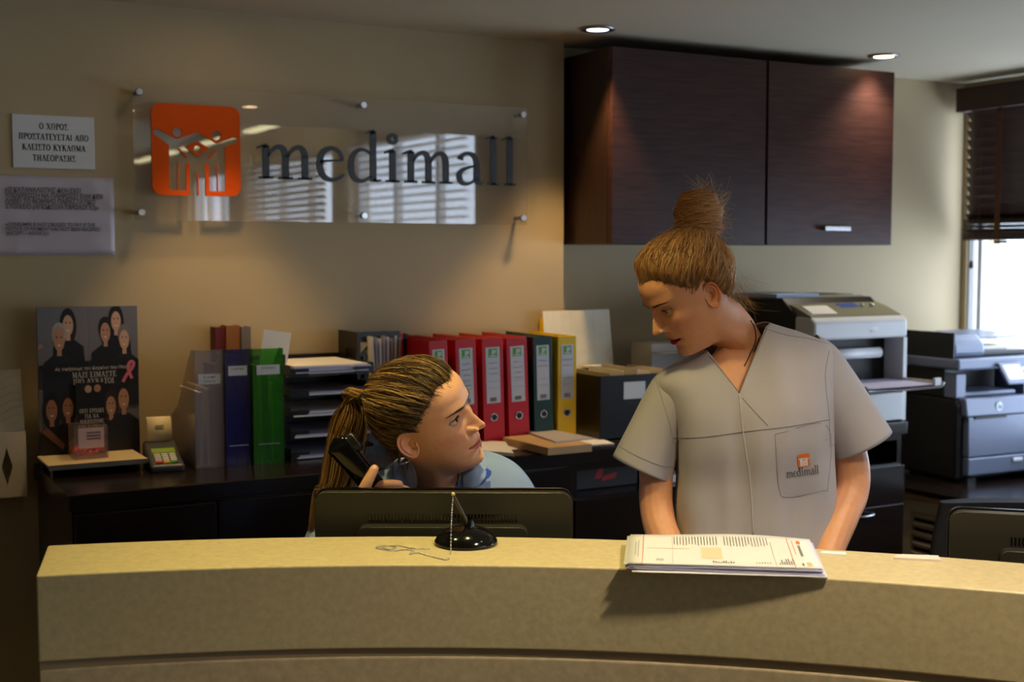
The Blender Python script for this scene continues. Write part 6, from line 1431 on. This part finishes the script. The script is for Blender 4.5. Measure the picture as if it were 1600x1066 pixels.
SV, SF = joinVF([(sv, sf), sl1, sl2]); sho = np_obj('shirt', SV, SF, M_shirt, pq, qr0, solid=0)
bvs = BVHTree.FromPolygons([Vector(v) for v in SV], [tuple(f) for f in SF])
def ribbon_px(rows, name, m, parent, off, n=6, solid=.0016):
    G = [[tuple(np.array(p)-off) for p in catmull([cpt(a, b, d) for a, b, d in row], n)] for row in rows]
    G2_ = [[tuple(c) for c in row] for row in zip(*[catmull(list(cl), 4) for cl in zip(*G)])]
    return MB().grid(G2_).build(name, m, parent, smooth=True, solid=solid)
ribbon_px([[(722, 766, 2.435), (722, 734, 2.445), (742, 722, 2.47), (752, 716, 2.52)], [(734, 764, 2.425), (742, 738, 2.43), (752, 728, 2.455), (760, 720, 2.52)], [(746, 761, 2.425), (758, 747, 2.43), (760, 734, 2.455), (766, 722, 2.52)]], 'collar', M_shirt, sho, qr0)
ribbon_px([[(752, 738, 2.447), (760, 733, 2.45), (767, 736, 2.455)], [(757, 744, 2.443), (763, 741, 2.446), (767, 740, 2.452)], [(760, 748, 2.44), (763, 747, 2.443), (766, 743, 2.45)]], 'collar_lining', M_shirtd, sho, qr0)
ribbon_px([[(632, 766, 2.44), (628, 744, 2.455), (622, 728, 2.50), (632, 716, 2.56)], [(618, 766, 2.435), (614, 742, 2.45), (612, 728, 2.50), (624, 716, 2.57)], [(606, 764, 2.44), (602, 744, 2.455), (602, 732, 2.50), (616, 722, 2.58)]], 'collar', M_shirt, sho, qr0)
bvh2 = BVHTree.FromPolygons([Vector(v) for v in V2], [tuple(f) for f in F2])
nk = [on_tunic(a, b, .001, bvh2) for a, b in ((717, 736), (716, 746), (714, 756), (712, 768))]; nk = [p for p in nk if p is not None]
if len(nk) > 2: MB().tube([Vector(p-qr0) for p in nk], .0009, 6).build('neck_cord', mat('cord_black', (26, 18, 16), .6), pq, smooth=True)
lv, lf = blobs([([(-.135+s*.07, 2.62, .58), (-.135+s*.09, 2.45, .58), (-.135+s*.10, 2.26, .57), (-.135+s*.10, 2.22, .35), (-.135+s*.10, 2.24, .09)], [.095, .082, .066, .055, .045]) for s in (-1, 1)], .008, 3); np_obj('trousers', lv, lf, mat('trouser_dark', (40, 42, 54), .85), pq, qr0)
for s in (-1, 1): xv, xf = blobs([([(-.135+s*.10, 2.27, .045), (-.135+s*.10, 2.18, .04), (-.135+s*.10, 2.12, .032)], [.042, .04, .03])], .005, 3); np_obj('shoe', xv, xf, M_black, pq, qr0)
c = rd(-.135, 2.64); office_chair('black office chair under the seated person', (c[0], c[1], 0), -YAW+PI, .485, .86)

# ------------------------------------------------------------------ handset in the raised hand
h0 = cpt(521, 685, dP-.004); h1 = cpt(622, 806, dP+.008); ax_ = Vector(h1-h0); Lh = ax_.length; hc = (h0+h1)/2
ph = thing('phone_handset', 'black phone handset held in the raised hand beside the ponytail', 'phone', rd(hc[0], hc[1], hc[2]), -YAW)
ex = ax_.normalized(); ey = Vector((0, 1, 0)); ey = (ey-ex*ex.dot(ey)).normalized(); ez = ex.cross(ey)     # along, away, across
def hp(a, b, c): return ex*a+ey*b+ez*c
G = []
for i in range(25):
    t = i/24; a = (t-.5)*Lh; e = min(t, 1-t); rnd_ = min(1, (e/.085))**.5 if e < .085 else 1.0; wd = (.0255-.004*math.sin(t*PI))*max(rnd_, .05); th = (.0135-.0025*math.sin(t*PI))*max(rnd_, .05); row = []
    for k in range(24):
        an = 2*PI*k/24; row.append(tuple(hp(a, th*math.copysign(abs(math.sin(an))**.55, math.sin(an)), wd*math.copysign(abs(math.cos(an))**.55, math.cos(an)))))
    G.append(row)
mb = MB().grid(G, True); mb.add(G[0], [tuple(range(24))[::-1]]); mb.add(G[-1], [tuple(range(24))]); mb.build('handset_body', M_blackg, ph, smooth=True)
for sgn, nm in ((-1, 'earpiece'), (1, 'mouthpiece')):
    G = []; a0 = sgn*(Lh/2-.030)
    for h, r in ((.0, .019), (.010, .019), (.014, .0165), (.015, .002)): G.append([tuple(hp(a0+r*math.cos(t)*1.1, .002+r*.62*math.sin(t), (.020+h))) for t in np.linspace(0, 2*PI, 21)[:-1]])
    MB().grid(G, True).build(nm, M_black, ph, smooth=True)
